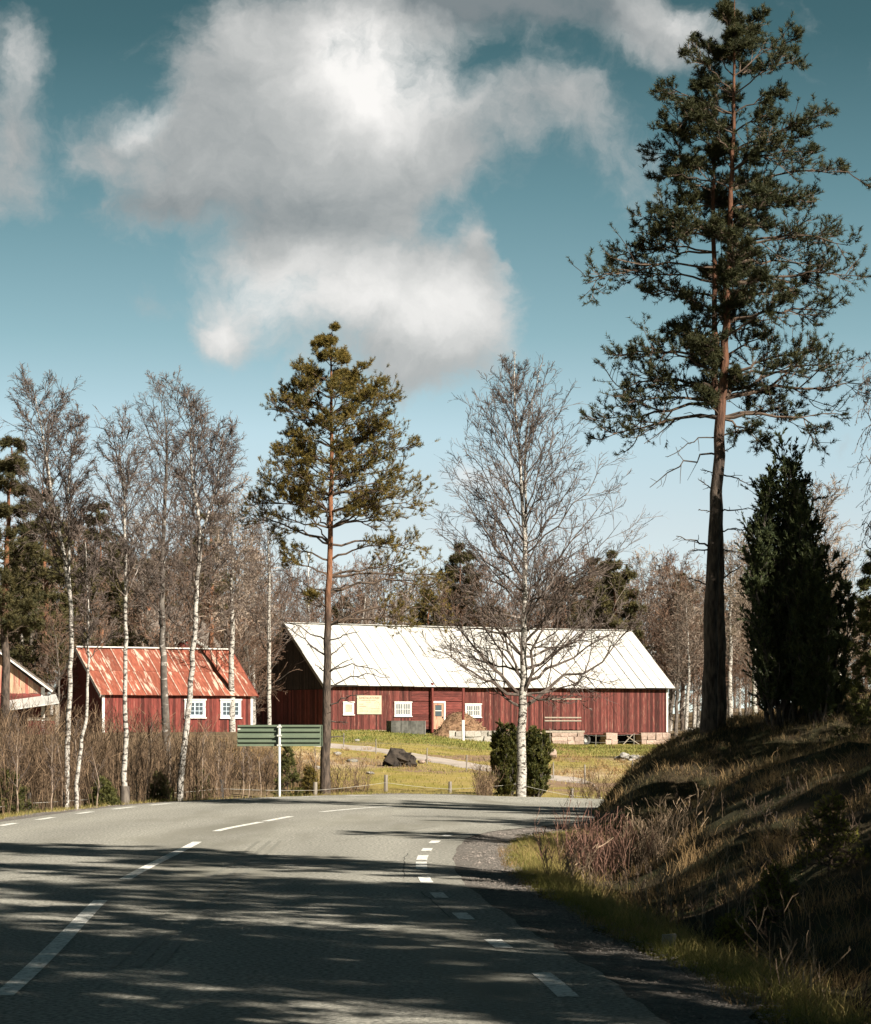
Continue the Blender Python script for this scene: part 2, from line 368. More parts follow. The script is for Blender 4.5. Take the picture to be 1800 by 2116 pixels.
def ground_material():
    m = bpy.data.materials.new('meadow_soil'); m.use_nodes = True; nt = m.node_tree; N = nt.nodes.new; L = nt.links.new
    b = nt.nodes['Principled BSDF']; b.inputs['Roughness'].default_value = .95; b.inputs['Specular IOR Level'].default_value = .1
    tc = N('ShaderNodeTexCoord').outputs['Object']
    def noise(sc, ns, det=6, r=.6):
        mp = N('ShaderNodeMapping'); mp.inputs['Scale'].default_value = sc; L(tc, mp.inputs[0]); n = N('ShaderNodeTexNoise')
        n.inputs['Scale'].default_value = ns; n.inputs['Detail'].default_value = det; n.inputs['Roughness'].default_value = r; L(mp.outputs[0], n.inputs['Vector']); return n.outputs[0]
    def ramp(v, a, z):
        r = N('ShaderNodeMapRange'); r.interpolation_type = 'SMOOTHSTEP'; L(v, r.inputs[0]); r.inputs[1].default_value = a; r.inputs[2].default_value = z; return r.outputs[0]
    def mx(f, a, z):
        n = N('ShaderNodeMix'); n.data_type = 'RGBA'
        for q, i in ((f, 0), (a, 6), (z, 7)):
            if isinstance(q, tuple): n.inputs[i].default_value = (*q, 1)
            else: L(q, n.inputs[i])
        return n.outputs[2]
    def attr(nm): a = N('ShaderNodeAttribute'); a.attribute_name = nm; return a.outputs['Fac']
    meadow = mx(ramp(noise((1, .5, 1), .35), .35, .62), (.21, .18, .04), (.28, .215, .075))
    meadow = mx(ramp(noise((1, .35, 1), .16), .50, .60), meadow, (.20, .135, .09))
    meadow = mx(ramp(noise((1, .6, 1), 2.2), .55, .75), meadow, (.33, .26, .15))
    lawn = mx(ramp(noise((1, .5, 1), .5), .35, .65), (.12, .17, .035), (.24, .21, .06))
    c = mx(attr('lawn'), meadow, lawn)
    c = mx(attr('straw'), c, mx(ramp(noise((1, .5, 1), 1.2), .35, .65), (.45, .36, .24), (.30, .21, .14)))
    wood = mx(ramp(noise((1, 1, 1), .6), .35, .65), (.10, .075, .045), (.19, .14, .085))
    c = mx(attr('wood'), c, wood)
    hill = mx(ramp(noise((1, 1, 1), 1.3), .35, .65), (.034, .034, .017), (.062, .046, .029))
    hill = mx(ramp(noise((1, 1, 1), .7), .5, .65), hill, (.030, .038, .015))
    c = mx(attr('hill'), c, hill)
    L(c, b.inputs['Base Color'])
    bp = N('ShaderNodeBump'); bp.inputs['Strength'].default_value = .7; bp.inputs['Distance'].default_value = .08
    L(noise((1, 1, 1), 6, 8, .7), bp.inputs['Height']); L(bp.outputs[0], b.inputs['Normal'])
    return m
def px_gauss(x, d, px, py, rx, ry):
    z = ground(x, d); u = CX + x / np.maximum(d, 1) * F; v = HZ - (z - EYE) / np.maximum(d, 1) * F
    return np.exp(-((u - px) / rx)**2 - ((v - py) / ry)**2)
def build_ground():
    mb = MB(); mb.add(np.stack([gxx.ravel(), gyy.ravel(), gzz], -1), grid_faces(len(GY), len(GX)))
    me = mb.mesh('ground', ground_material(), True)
    x = gxx.ravel(); d = gyy.ravel()
    inside = poly_in(x, d, ROADPOLY); right = poly_in(x, d, RIGHTPOLY) & ~inside
    k = x / np.maximum(d, 20)
    lawn = ss(150, 185, d) * (1 - ss(215, 232, d)) * ss(-.05, -.035, k)
    straw = np.zeros(len(x))
    sel = (d > 62) & (d < 235)
    for q in ((590, 1590, 45, 22), (730, 1580, 55, 10), (1200, 1600, 90, 12), (640, 1560, 50, 12), (1330, 1570, 60, 12), (460, 1560, 40, 20)):
        straw[sel] += px_gauss(x[sel], d[sel], *q) * .9
    wood = np.maximum(ss(228, 245, d), ss(-.045, -.06, k) * (d > 45))
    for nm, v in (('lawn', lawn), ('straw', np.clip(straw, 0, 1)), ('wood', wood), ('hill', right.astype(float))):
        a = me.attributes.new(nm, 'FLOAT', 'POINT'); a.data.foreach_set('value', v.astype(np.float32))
    link('ground', me, kind='structure')
build_ground()

# ------------------------------------------------------------------ road, shoulders, markings
ASPHALT = material('asphalt', (.125, .125, .112), (.39, .38, .33), nscale=26, detail=4, lo=.36, hi=.66, rough=.8, bump=.6, bscale=60,
                   c3=(.185, .18, .15), n3=.5, lo3=.46, hi3=.66, s3=(1, .16, 1), tintval=.22)
TAR = material('crack_tar', (.05, .05, .046), (.11, .108, .095), nscale=20, rough=.8)
PAINT = material('road_paint', (.62, .62, .58), (.78, .78, .74), nscale=30, lo=.35, hi=.6, rough=.6, c3=(.25, .25, .215), n3=16, lo3=.50, hi3=.64)
SKID = material('tyre_rubber_mark', (.15, .15, .128), (.225, .22, .19), scale=(1, .15, 1), nscale=50, lo=.3, hi=.7, rough=.7)
GRAVEL = material('gravel', (.07, .064, .058), (.20, .182, .16), nscale=40, detail=5, lo=.3, hi=.75, rough=.95, bump=.9, bscale=30, c3=(.07, .06, .05), n3=3, lo3=.5, hi3=.7)
def ribbon(A, B, n, dz, name, mat, parent=None, kind=None, wobble=0):
    t = np.linspace(0, 1, n)[None, :, None]; q = A[:, None, :] * (1 - t) + B[:, None, :] * t
    z = road_z(q[..., 0], q[..., 1]) + dz
    v = np.concatenate([q, z[..., None]], -1); mb = MB(); mb.add(v.reshape(-1, 3), grid_faces(len(A), n)[:, ::-1] if False else grid_faces(len(A), n))
    return mb.obj(name, mat, parent, True, kind)
PL, PR = pair(EDGE_L), pair(EDGE_R)
def road_mesh():
    r = np.random.default_rng(9); t = np.linspace(0, 1, 9)[:-1]
    q = PR[:, 1]; je = .014 * np.sin(q * 2.1) + .012 * np.sin(q * 5.3 + 1) + .008 * np.sin(q * 9.7 + 2); PR2 = PR + np.stack([je, je * 0], -1)   # ragged outer edge
    cols = [PL * (1 - a) + MID * a for a in t] + [MID * (1 - a) + PR2 * a for a in np.linspace(0, 1, 9)]
    A = np.stack(cols, 1); n = A.shape[1]; lane = (np.arange(n) % 8) / 8
    wheel = np.exp(-((lane - .25) / .1)**2) + np.exp(-((lane - .72) / .1)**2); s = arclen(MID)
    tint = np.clip(.38 + .42 * wheel[None] + .12 * np.sin(s * .37)[:, None] * np.cos(np.arange(n))[None] + r.normal(scale=.03, size=(len(MID), n)), 0, 1)
    z = road_z(A[..., 0], A[..., 1]); v = np.concatenate([A, z[..., None]], -1); mb = MB()
    mb.add(v.reshape(-1, 3), grid_faces(len(A), n), 0, tint.ravel()); o = mb.obj('road', ASPHALT, smooth=True, kind='structure'); return o
ROAD = road_mesh()
def dash(P, s0, s1, w, name='lane_marking', mat=PAINT, dz=.004):
    s = np.linspace(s0, s1, max(3, int((s1 - s0) / .35))); c = along(P, s)
    T = np.gradient(c, axis=0); T /= np.linalg.norm(T, axis=1, keepdims=True); nn = np.stack([T[:, 1], -T[:, 0]], -1)
    q = np.stack([c - nn * w / 2, c, c + nn * w / 2], 1); z = road_z(q[..., 0], q[..., 1]) + dz
    mb = MB(); mb.add(np.concatenate([q, z[..., None]], -1).reshape(-1, 3), grid_faces(len(s), 3)); return mb.obj(name, mat, ROAD)
def s_at(P, px, py):
    q = on_road(px, py); return arclen(P)[int(np.argmin(((P - q)**2).sum(1)))]
def markings():
    for a, b in (((22, 2056), (208, 1861)), ((266, 1817), (402, 1741)), ((452, 1717), (535, 1699)), ((540, 1698), (600, 1687)), ((663, 1678), (828, 1666)), ((965, 1665.5), (1118, 1668)), ((1190, 1669), (1238, 1669))):
        dash(MID, s_at(MID, *a), s_at(MID, *b), .13)
    dash(MID, 20.0, 27.0, .13)
    dl = [(0, 36, 1707, 1701), (80, 118, 1694, 1689), (158, 196, 1682, 1677), (236, 274, 1672, 1668), (315, 352, 1664, 1660.5), (405, 448, 1656.5, 1654), (552, 590, 1649, 1647.5), (636, 672, 1646.3, 1645.6), (720, 768, 1645, 1644.3), (1046, 1086, 1647.6, 1648.6)]
    for x0, x1, y0, y1 in dl:
        dash(LEFT, s_at(LEFT, x0, y0), s_at(LEFT, x1, y1), .13)
    dr = [((1188, 2057), (1110, 2014)), ((1057, 1963), (1002, 1938)), ((977, 1903), (936, 1884)), ((925, 1858), (891, 1844)), ((890, 1825), (869, 1813)), ((875, 1796), (868, 1783)), ((872, 1777), (875, 1768)), ((880, 1760), (885, 1752)), ((895, 1742), (902, 1737)), ((918, 1729), (928, 1725))]
    for a, b in dr: dash(RIGHT, s_at(RIGHT, *a), s_at(RIGHT, *b), .13)
    for off in (0, .16, .30):                        # faint braking marks in the right lane
        P = np.array([on_road(535, 1738), on_road(470, 1790), on_road(380, 1860), on_road(300, 1935), on_road(230, 2000)]) + [off, off * .3]
        P = smooth_poly(P, .5); dash(P, 0, arclen(P)[-1], .055, 'skid_mark', SKID, .0035)
markings()
def cracks():
    r = np.random.default_rng(17)
    for (x0, d0), (x1, d1), n in (((-.35, 30.5), (-.28, 36.5), 16), ((.1, 24.2), (-.12, 28.0), 12), ((-2.6, 33.2), (-1.2, 34.0), 10), ((-5.9, 43.5), (-4.2, 47.5), 12), ((-1.4, 40), (.0, 46.5), 14), ((-4.6, 30.0), (-3.6, 32.2), 10)):
        t = np.linspace(0, 1, n); c = np.stack([x0 + (x1 - x0) * t + np.cumsum(r.normal(scale=.012, size=n)), d0 + (d1 - d0) * t], -1)
        T = np.gradient(c, axis=0); T /= np.linalg.norm(T, axis=1, keepdims=True); nn = np.stack([T[:, 1], -T[:, 0]], -1) * (.004 + .004 * r.random(n))[:, None]
        q = np.stack([c - nn, c + nn], 1); z = road_z(q[..., 0], q[..., 1]) + .0028; m = MB(); m.add(np.concatenate([q, z[..., None]], -1).reshape(-1, 3), grid_faces(n, 2)); m.obj('road_crack', TAR, ROAD)
cracks()
def shoulder():
    mb = MB()
    for E, w0, sgn in ((EDGE_R, .72, 1), (EDGE_L, .75, -1)):
        E2 = E[(E[:, 1] > 3)]; n = len(E2); s = arclen(E2)
        w = w0 + .12 * np.sin(s * .9) + .08 * np.sin(s * 2.7 + 1)
        if sgn > 0: w = w * (1 - .55 * ss(40, 47, E2[:, 1])) 
        T = np.gradient(E2, axis=0); T /= np.linalg.norm(T, axis=1, keepdims=True); nn = np.stack([T[:, 1], -T[:, 0]], -1) * sgn
        t = np.linspace(0, 1, 6)[None, :, None]
        q = (E2 - nn * .06)[:, None, :] + nn[:, None, :] * (w + .06)[:, None, None] * t
        z = road_z(q[..., 0], q[..., 1]) + mix(-.004, -.045, t[..., 0]) + .012 * wob(q[..., 0], q[..., 1], 5) * (t[..., 0] > .1)
        f = grid_faces(n, 6); mb.add(np.concatenate([q, z[..., None]], -1).reshape(-1, 3), f if sgn > 0 else f[:, ::-1])
    mb.obj('gravel_shoulder', GRAVEL, smooth=True, kind='structure')
    # loose stones
    mb = MB(); n = 9000; r = np.random.default_rng(3)
    E = EDGE_R[(EDGE_R[:, 1] > 15) & (EDGE_R[:, 1] < 50)]; E2 = EDGE_L[(EDGE_L[:, 1] > 40) & (EDGE_L[:, 1] < 75)]
    pr = along(E, r.random(n) * arclen(E)[-1]); pl = along(E2, r.random(2500) * arclen(E2)[-1])
    off = np.concatenate([r.random(n)**.8 * .98 - .13, -r.random(2500) * .8]); p = np.concatenate([pr, pl]); p = p + np.stack([off, off * 0], -1)
    z = road_z(p[:, 0], p[:, 1]) - .01 - .03 * np.abs(off); sz = r.uniform(.006, .017, len(p)) * (1 + (r.random(len(p)) > .985) * 1.4)
    o = np.array([[1, 0, 0], [0, 1, 0], [-1, 0, 0], [0, -1, 0], [0, 0, .45]]); a = r.random(len(p)) * 6.28
    R = np.stack([np.cos(a), -np.sin(a), np.sin(a), np.cos(a)], -1).reshape(-1, 2, 2)
    v = np.tile(o[None], (len(p), 1, 1)) * sz[:, None, None]; v[..., :2] = np.einsum('nij,nkj->nki', R, v[..., :2] * r.uniform(.6, 1.3, (len(p), 5, 1)))
    v += np.concatenate([p, z[:, None]], -1)[:, None]
    f = (np.array([[0, 1, 4], [1, 2, 4], [2, 3, 4], [3, 0, 4]])[None] + (np.arange(len(p)) * 5)[:, None, None]).reshape(-1, 3)
    mb.add(v.reshape(-1, 3), f, 0, np.repeat(r.random(len(p)), 5)); mb.obj('loose_gravel', STONES, kind='stuff')
STONES = material('loose_stone', (.05, .046, .042), (.12, .11, .10), nscale=3, rough=.9, tint=(.22, .19, .17))
shoulder()
def track():
    TR = material('track_gravel', (.29, .25, .215), (.40, .35, .31), nscale=1.5, rough=.95, c3=(.30, .27, .15), n3=.4, lo3=.55, hi3=.7)
    up = [(640, 1535), (690, 1537), (790, 1548), (850, 1557), (930, 1570), (1017, 1584), (1125, 1601), (1210, 1611), (1300, 1622), (1420, 1634)]
    lo = [(640, 1542), (690, 1545), (790, 1557), (850, 1569), (930, 1583), (1017, 1597), (1125, 1611), (1210, 1619), (1300, 1628), (1420, 1640)]
    A = smooth_poly([on_ground(*p) for p in up], 1.2); B = smooth_poly([on_ground(*p) for p in lo], 1.2)
    n = 90; A = along(A, np.linspace(0, arclen(A)[-1], n)); B = along(B, np.linspace(0, arclen(B)[-1], n))
    t = np.linspace(0, 1, 9)[None, :, None]; q = A[:, None] * (1 - t) + B[:, None] * t
    z = ground(q[..., 0].ravel(), q[..., 1].ravel()).reshape(n, 9) + .05; z[:, 0] -= .08; z[:, -1] -= .08
    mb = MB(); mb.add(np.concatenate([q, z[..., None]], -1).reshape(-1, 3), grid_faces(n, 9)[:, ::-1]); mb.obj('dirt_track', TR, smooth=True, kind='structure')
track()

# ------------------------------------------------------------------ buildings
RED = material('falu_red_boards', (.075, .016, .012), (.135, .032, .025), scale=(9, 9, .7), nscale=3, detail=6, rough=.9, bump=.3, tintval=.55,
               c3=(.16, .095, .07), n3=2.2, lo3=.60, hi3=.78, s3=(6, 6, .45))
RED_WORN = material('weathered_red_boards', (.040, .013, .011), (.12, .032, .026), scale=(11, 11, .6), nscale=3, detail=6, lo=.3, hi=.7, rough=.95, bump=.4, tintval=.65,
                    c3=(.19, .11, .08), n3=2.4, lo3=.56, hi3=.76, s3=(7, 7, .5))
DARK_BOARDS = material('tarred_boards', (.022, .018, .016), (.05, .036, .03), scale=(9, 9, .7), nscale=3, rough=.95, bump=.3, tintval=.4)
LOGS = material('red_log_wall', (.055, .014, .012), (.13, .032, .026), scale=(.6, 9, 9), nscale=3, detail=6, rough=.9, bump=.5, tintval=.45, c3=(.18, .09, .07), n3=3, lo3=.6, hi3=.75, s3=(.5, 6, 6))
WHITE = material('white_painted_wood', (.46, .45, .42), (.58, .57, .54), nscale=6, rough=.6, c3=(.30, .27, .23), n3=9, lo3=.62, hi3=.75)
BLUEWHITE = material('pale_blue_sash', (.34, .41, .47), (.43, .50, .55), nscale=8, rough=.6)
ROOFMETAL = material('white_sheet_metal', (.36, .357, .34), (.48, .472, .45), scale=(2.5, .4, .4), nscale=1.2, rough=.55, rand=.09, c3=(.25, .26, .24), n3=.6, lo3=.56, hi3=.76, s3=(1.6, .35, .35), metal=0.0, spec=.4)
SEAM = material('roof_seam', (.17, .17, .16), (.38, .375, .355), nscale=.5, rough=.6)
RUST = material('rusty_sheet_metal', (.125, .034, .020), (.22, .066, .040), scale=(5, 1.2, 5), nscale=1.6, lo=.3, hi=.7, rough=.85, rand=.22, c3=(.40, .30, .235), n3=1.5, lo3=.545, hi3=.66, s3=(2.6, .45, .45))
RUSTSEAM = material('pale_roof_seam', (.20, .11, .08), (.42, .31, .25), nscale=2, rough=.8)
GLASS = bpy.data.materials.new('window_glass'); GLASS.use_nodes = True
_g = GLASS.node_tree.nodes['Principled BSDF']; _g.inputs['Base Color'].default_value = (.03, .045, .055, 1); _g.inputs['Roughness'].default_value = .06; _g.inputs['Specular IOR Level'].default_value = .7
CURTAIN = material('drawn_curtain', (.085, .095, .10), (.16, .17, .175), scale=(8, 8, .5), nscale=4, rough=.4)
BLIND = material('grey_plaster_pane', (.26, .23, .17), (.31, .28, .215), nscale=3, rough=.8)
GRANITE = material('pink_granite', (.20, .145, .115), (.30, .23, .19), nscale=5, detail=8, rough=.9, bump=.5, rand=.18)
FIELDSTONE = material('grey_fieldstone', (.15, .145, .135), (.27, .255, .235), nscale=4, detail=8, rough=.9, bump=.5, rand=.2, c3=(.13, .13, .08), n3=2, lo3=.55, hi3=.7)
CONCRETE = material('old_concrete', (.050, .050, .044), (.10, .098, .088), nscale=2.5, detail=8, rough=.9, bump=.3, c3=(.03, .03, .026), n3=1.5, lo3=.5, hi3=.7, s3=(3, 3, .5))
GREYWOOD = material('bare_grey_wood', (.17, .145, .115), (.27, .235, .19), scale=(9, 9, .7), nscale=3, rough=.9, bump=.3, tintval=.2)
TIMBER = material('bare_pine_boards', (.22, .135, .085), (.34, .225, .155), scale=(9, 9, .7), nscale=3, rough=.85, tintval=.3, c3=(.24, .08, .06), n3=1.5, lo3=.52, hi3=.62, s3=(5, 5, .4))
SLATE = material('brown_shingle_roof', (.10, .085, .075), (.16, .135, .115), scale=(1, 3, 3), nscale=5, rough=.9, bump=.4)
BRICK = material('chimney_brick', (.34, .14, .07), (.44, .2, .11), nscale=5, rough=.9)
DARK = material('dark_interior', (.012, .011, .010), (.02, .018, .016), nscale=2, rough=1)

def boards(mb, x0, x1, zlo, zhi, y=0.0, wmin=.13, wmax=.2, th=.025, r=None, gap=.008, mat=0, proud=.012):
    """vertical boards on a wall in the plane y (outwards is -y); zlo, zhi: numbers or functions of x"""
    r = r or RNG; x = x0
    while x < x1 - .02:
        w = min(r.uniform(wmin, wmax), x1 - x); a, b = x, x + w - gap
        l0 = zlo(a) if callable(zlo) else zlo; l1 = zlo(b) if callable(zlo) else zlo
        h0 = zhi(a) if callable(zhi) else zhi; h1 = zhi(b) if callable(zhi) else zhi
        p = r.uniform(0, proud); t = r.random(); l = r.uniform(-.02, .03)
        if min(h0 - l0, h1 - l1) > .03:
            v = [[a, y, l0 + l], [b, y, l1 + l], [b, y, h1], [a, y, h0], [a, y - th - p, l0 + l], [b, y - th - p, l1 + l], [b, y - th - p, h1], [a, y - th - p, h0]]
            mb.add(v, [[0, 1, 2, 3], [4, 7, 6, 5], [0, 4, 5, 1], [1, 5, 6, 2], [2, 6, 7, 3], [3, 7, 4, 0]], mat, t)
        x += w
def split_boards(mb, x0, x1, z0, z1, holes, **kw):
    """boards over a rectangle, leaving out rectangular openings"""
    xs = sorted({x0, x1, *[h[0] for h in holes], *[h[1] for h in holes]})
    for a, b in zip(xs[:-1], xs[1:]):
        hs = sorted([h for h in holes if h[0] < b - 1e-4 and h[1] > a + 1e-4], key=lambda h: h[2]); z = z0
        for h in hs:
            if h[2] > z + .03: boards(mb, a, b, z, h[2], **kw)
            z = h[3]
        if z < z1 - .03: boards(mb, a, b, z, z1, **kw)
def window(parent, x0, x1, z0, z1, y, cols, rows, mat=WHITE, sash=WHITE, fw=.1, pane=GLASS, casements=1, label=None, sill=True):
    f = MB(); d0, d1 = y - .075, y + .02
    f.box(x0, x0 + fw, d0, d1, z0, z1); f.box(x1 - fw, x1, d0, d1, z0, z1)
    f.box(x0 + fw, x1 - fw, d0 + .003, d1, z1 - fw, z1); f.box(x0 + fw, x1 - fw, d0 + .003, d1, z0, z0 + fw)
    w = f.obj('window', mat, parent)
    if label: w['label'] = label
    if sill:
        s = MB(); s.box(x0 - .05, x1 + .05, d0 - .05, d0 - .002, z0 - .045, z0 + .02); s.obj('sill', mat, w)
        s = MB(); s.box(x0 - .05, x1 + .05, d0 - .04, d0 - .002, z1 - .03, z1 + .05); s.obj('lintel_board', mat, w)
    a, b, c, e = x0 + fw, x1 - fw, z0 + fw, z1 - fw
    n = cols * casements; pw = (b - a) / n; ph = (e - c) / rows
    for i in range(n):
        for j in range(rows):
            p = MB(); p.box(a + i * pw + .004, a + (i + 1) * pw - .004, y - .012, y - .004, c + j * ph + .004, c + (j + 1) * ph - .004); p.obj('pane', pane, w)
    s = MB(); bw = .035
    for i in range(1, n):
        q = bw * (2.0 if casements > 1 and i % cols == 0 else 1); s.box(a + i * pw - q / 2, a + i * pw + q / 2, y - .045, y - .0125, c, e)
    for j in range(1, rows): s.box(a, b, y - .04, y - .013, c + j * ph - bw / 2, c + j * ph + bw / 2)
    for q0, q1 in ((a, a + .045), (b - .045, b)): s.box(q0, q1, y - .05, y - .0135, c, e)
    for q0, q1 in ((c, c + .045), (e - .045, e)): s.box(a + .045, b - .045, y - .049, y - .0137, q0, q1)
    s.obj('glazing_bars', sash, w); return w
def rock_mesh(r, n=10, flat=.75, jag=.16):
    """an angular boulder, about 1 across"""
    import bmesh
    bm = bmesh.new(); bmesh.ops.create_icosphere(bm, subdivisions=2, radius=.5)
    k = r.normal(size=(n, 3)); k /= np.linalg.norm(k, axis=1, keepdims=True); off = r.uniform(.33, .47, n)
    v = np.array([q.co[:] for q in bm.verts])
    for a, o in zip(k, off):
        dd = v @ a - o; v = v - np.maximum(dd, 0)[:, None] * a
    v += r.normal(scale=jag * .06, size=v.shape); v[:, 2] *= flat
    f = np.array([[q.index for q in p.verts] for p in bm.faces]); bm.free(); return v, f
def block_mesh(r):
    v = np.array([[x, y, z] for z in (-.5, .5) for y in (-.5, .5) for x in (-.5, .5)], float); v += r.uniform(-.07, .07, v.shape)
    return v, np.array([[0, 2, 3, 1], [4, 5, 7, 6], [0, 1, 5, 4], [1, 3, 7, 5], [3, 2, 6, 7], [2, 0, 4, 6]])

# ---- the long barn
TH = math.radians(33.2); CT, ST = math.cos(TH), math.sin(TH)
BX, BD = (668 - CX) / F * 214, 214.0                    # front left corner of the eave
def bt(px, inset=.55):                                  # position along the barn's front wall seen at a photo column
    x0 = BX - ST * inset; d0 = BD + CT * inset; k = (px - CX) / F; return (k * d0 - x0) / (CT - k * ST)
def bz(px, py, inset=.55):                              # height of a photo point on the front wall, above the barn's origin
    t = bt(px, inset); d = BD + CT * inset + t * ST; return EYE - (py - HZ) / F * d - BZ0
BZ0 = 1.2
def build_barn():
    r = np.random.default_rng(11)
    B = thing('barn', 'long red wooden barn with a bright white sheet metal roof', 'barn', (BX, BD, BZ0), TH)
    L, W, oh, og = 32.8, 11.74, .55, .35
    eave, ridge = 4.63 - BZ0, 9.37 - BZ0; slope = (ridge - eave) / (W / 2)
    y0 = oh; y1 = W - oh; x0 = og; x1 = L - og
    zw = eave + slope * oh - .12                        # wall top
    # holes: windows, door, log section
    wins = [(708, 730, 1451, 1477), (814, 849, 1451, 1480), (960, 993, 1455, 1482)]
    W3 = [(bt(a), bt(b), bz(a, d), bz(a, c)) for a, b, c, d in wins]
    dx0, dx1 = bt(892), bt(919); dz1 = bz(905, 1449); dz0 = .15
    lx0, lx1 = bt(849), bt(955); jx0, jx1 = bt(1122), bt(1202)
    right_base = lambda x: -.12
    front = MB(); kw = dict(y=y0, r=r)
    split_boards(front, x0 + .12, lx0, .12, zw, [W3[0], W3[1]], **kw)
    split_boards(front, lx1, jx0, .0, zw, [W3[2]], **kw)
    split_boards(front, jx0, jx1, 2.75, zw, [], **kw)
    split_boards(front, jx1, x1 - .12, -.1, zw, [], **kw)
    front.obj('wall_boards', RED_WORN, B, kind='stuff')
    # horizontal logs round the stable door
    lg = MB(); z = .15; 
    while z < zw - .05:
        h = min(r.uniform(.17, .22), zw - z)
        for a, b in ((lx0, dx0), (dx1, lx1)):
            if z + h < dz1 + .02 or False: lg.box(a + .003, b - .003, y0 - .05 - r.uniform(0, .025), y0 + .02, z + .012, z + h, 0, r.random())
        if z + h >= dz1 + .02: lg.box(lx0 + .003, lx1 - .003, y0 - .05 - r.uniform(0, .025), y0 + .02, max(z + .012, dz1 + .015), z + h, 0, r.random())
        z += h
    lg.obj('log_wall', LOGS, B, kind='stuff')
    for n in range(7):                                  # protruding beam ends
        m = MB(); x = lx0 + .3 + n * (lx1 - lx0 - .6) / 6; m.box(x - .07, x + .07, y0 - .2, y0 - .08, zw - .62, zw - .47); m.obj('beam_end', LOGS, B)
    core = MB(); core.box(x0 + .1, x1 - .1, y0 + .03, y1 - .05, .35, zw - .02, 0); core.obj('wall_core', DARK, B)
    sill = MB(); sill.box(x0 + .1, lx0, y0 - .02, y0 + .3, -.02, .12); sill.box(lx1, x1 - .1, y0 - .0, y0 + .3, -.28, -.1); sill.obj('sill_beam', RED_WORN, B)
    # left gable, lower part red, upper part dark
    M = (np.array([[0, 1, 0], [-1, 0, 0], [0, 0, 1.0]]), np.array([x0, y1, 0]))   # local frame: x along the gable, outwards to -x
    roofline = lambda s: eave + slope * (oh + min(s, (y1 - y0) - s)) - .12
    def gable(zlo, zhi, mat, name, y=0.0):
        g = MB(); boards(g, 0, y1 - y0, zlo, zhi, y, r=r, wmin=.15, wmax=.22)
        for i in range(len(g.v)):
            v = g.v[i]; g.v[i] = np.stack([x0 + v[:, 1], y1 - v[:, 0], v[:, 2]], -1).astype(np.float32)
        g.obj(name, mat, B, kind='stuff')
    gable(.12, 3.1, RED, 'gable_boards')
    gable(3.13, roofline, DARK_BOARDS, 'gable_peak_boards', y=-.02)
    gr = MB(); gr.add([[x1, y0, -.1], [x1, y1, -.1], [x1, y1, zw], [x1, (y0 + y1) / 2, roofline((y1 - y0) / 2)], [x1, y0, zw]], [[0, 1, 2, 3, 4]]); gr.obj('far_gable', RED, B)
    bk = MB(); bk.box(x0, x1, y1, y1 + .03, 0, zw); bk.obj('rear_wall', RED, B)
    for a in (x0, x1 - .16):
        c = MB(); c.box(a - .02, a + .14, y0 - .07, y0 - .002, .05 if a < 2 else -.1, zw); c.obj('corner_board', WHITE, B)
    # roof: two tiers of sheets on the front slope
    n = 33; pw = L / n; hyp = math.hypot(W / 2, ridge - eave); ang = math.atan2(ridge - eave, W / 2)
    def sheet(l):
        m = MB(); m.box(.004, pw - .004, 0, l, -.012, .012); m.box(-.025, .035, 0, l, .0121, .055, 1, .5)
        return m.mesh('roof_sheet', [ROOFMETAL, SEAM])
    la, lb = hyp * .52, hyp * .48 + .05
    ma, mb_ = sheet(la), sheet(lb)
    for i in range(n):
        for me, s0, lift in ((ma, 0, 0), (mb_, la - .05, .03)):
            sag = -.09 * math.sin(PI * i / n) + .02 * math.sin(i * 1.3)
            o = link('roof_sheet', me, B); o.location = (i * pw, s0 * math.cos(ang), eave + s0 * math.sin(ang) + lift + sag + r.uniform(-.006, .006)); o.rotation_euler = (ang, 0, 0)
    rb = MB(); rb.add([[0, W / 2, ridge + .03], [L, W / 2, ridge + .03], [L, W, eave], [0, W, eave]], [[0, 1, 2, 3]]); rb.add([[0, W / 2, ridge - .1], [L, W / 2, ridge - .1], [L, W, eave - .13], [0, W, eave - .13]], [[3, 2, 1, 0]]); rb.obj('rear_roof', ROOFMETAL, B)
    cap = MB(); cap.bar((-.02, W / 2 - .12, ridge + .03), (L / 2, W / 2 - .12, ridge - .04), .3, .03); cap.bar((L / 2 - .02, W / 2 - .12, ridge - .037), (L + .02, W / 2 - .12, ridge + .03), .3, .03); cap.obj('ridge_cap', ROOFMETAL, B)
    dk = MB(); dk.add([[.05, .06, eave - .1], [L - .05, .06, eave - .1], [L - .05, W / 2, ridge - .16], [.05, W / 2, ridge - .16]], [[3, 2, 1, 0]]); dk.obj('roof_deck', DARK, B)
    for x in (-.01, L - .03):
        g = MB(); g.bar((x + .02, 0.03, eave - .11), (x + .02, W / 2, ridge - .11), .04, .2); g.bar((x + .02, W - .03, eave - .11), (x + .02, W / 2, ridge - .11), .04, .2); g.obj('verge_board', GREYWOOD, B)
    # openings
    window(B, *W3[0], y0 - .03, 1, 1, pane=BLIND, fw=.13, label='small window blocked with a plain beige pane')
    window(B, *W3[1], y0 - .03, 3, 2, casements=2, pane=CURTAIN)
    window(B, *W3[2], y0 - .03, 3, 2, casements=2, pane=CURTAIN)
    d = MB(); d.box(dx0 + .12, dx1 - .12, y0 - .03, y0 + .02, dz0, dz1 - 1.15, 0, .6); d.box(dx0 + .12, dx1 - .12, y0 - .035, y0 + .02, dz1 - .3, dz1 - .14, 0, .6)
    for a, b in ((dx0 + .12, dx0 + .3), (dx1 - .3, dx1 - .12)): d.box(a, b, y0 - .034, y0 + .02, dz1 - 1.15, dz1 - .3, 0, .5)
    door = d.obj('door', TIMBER, B)
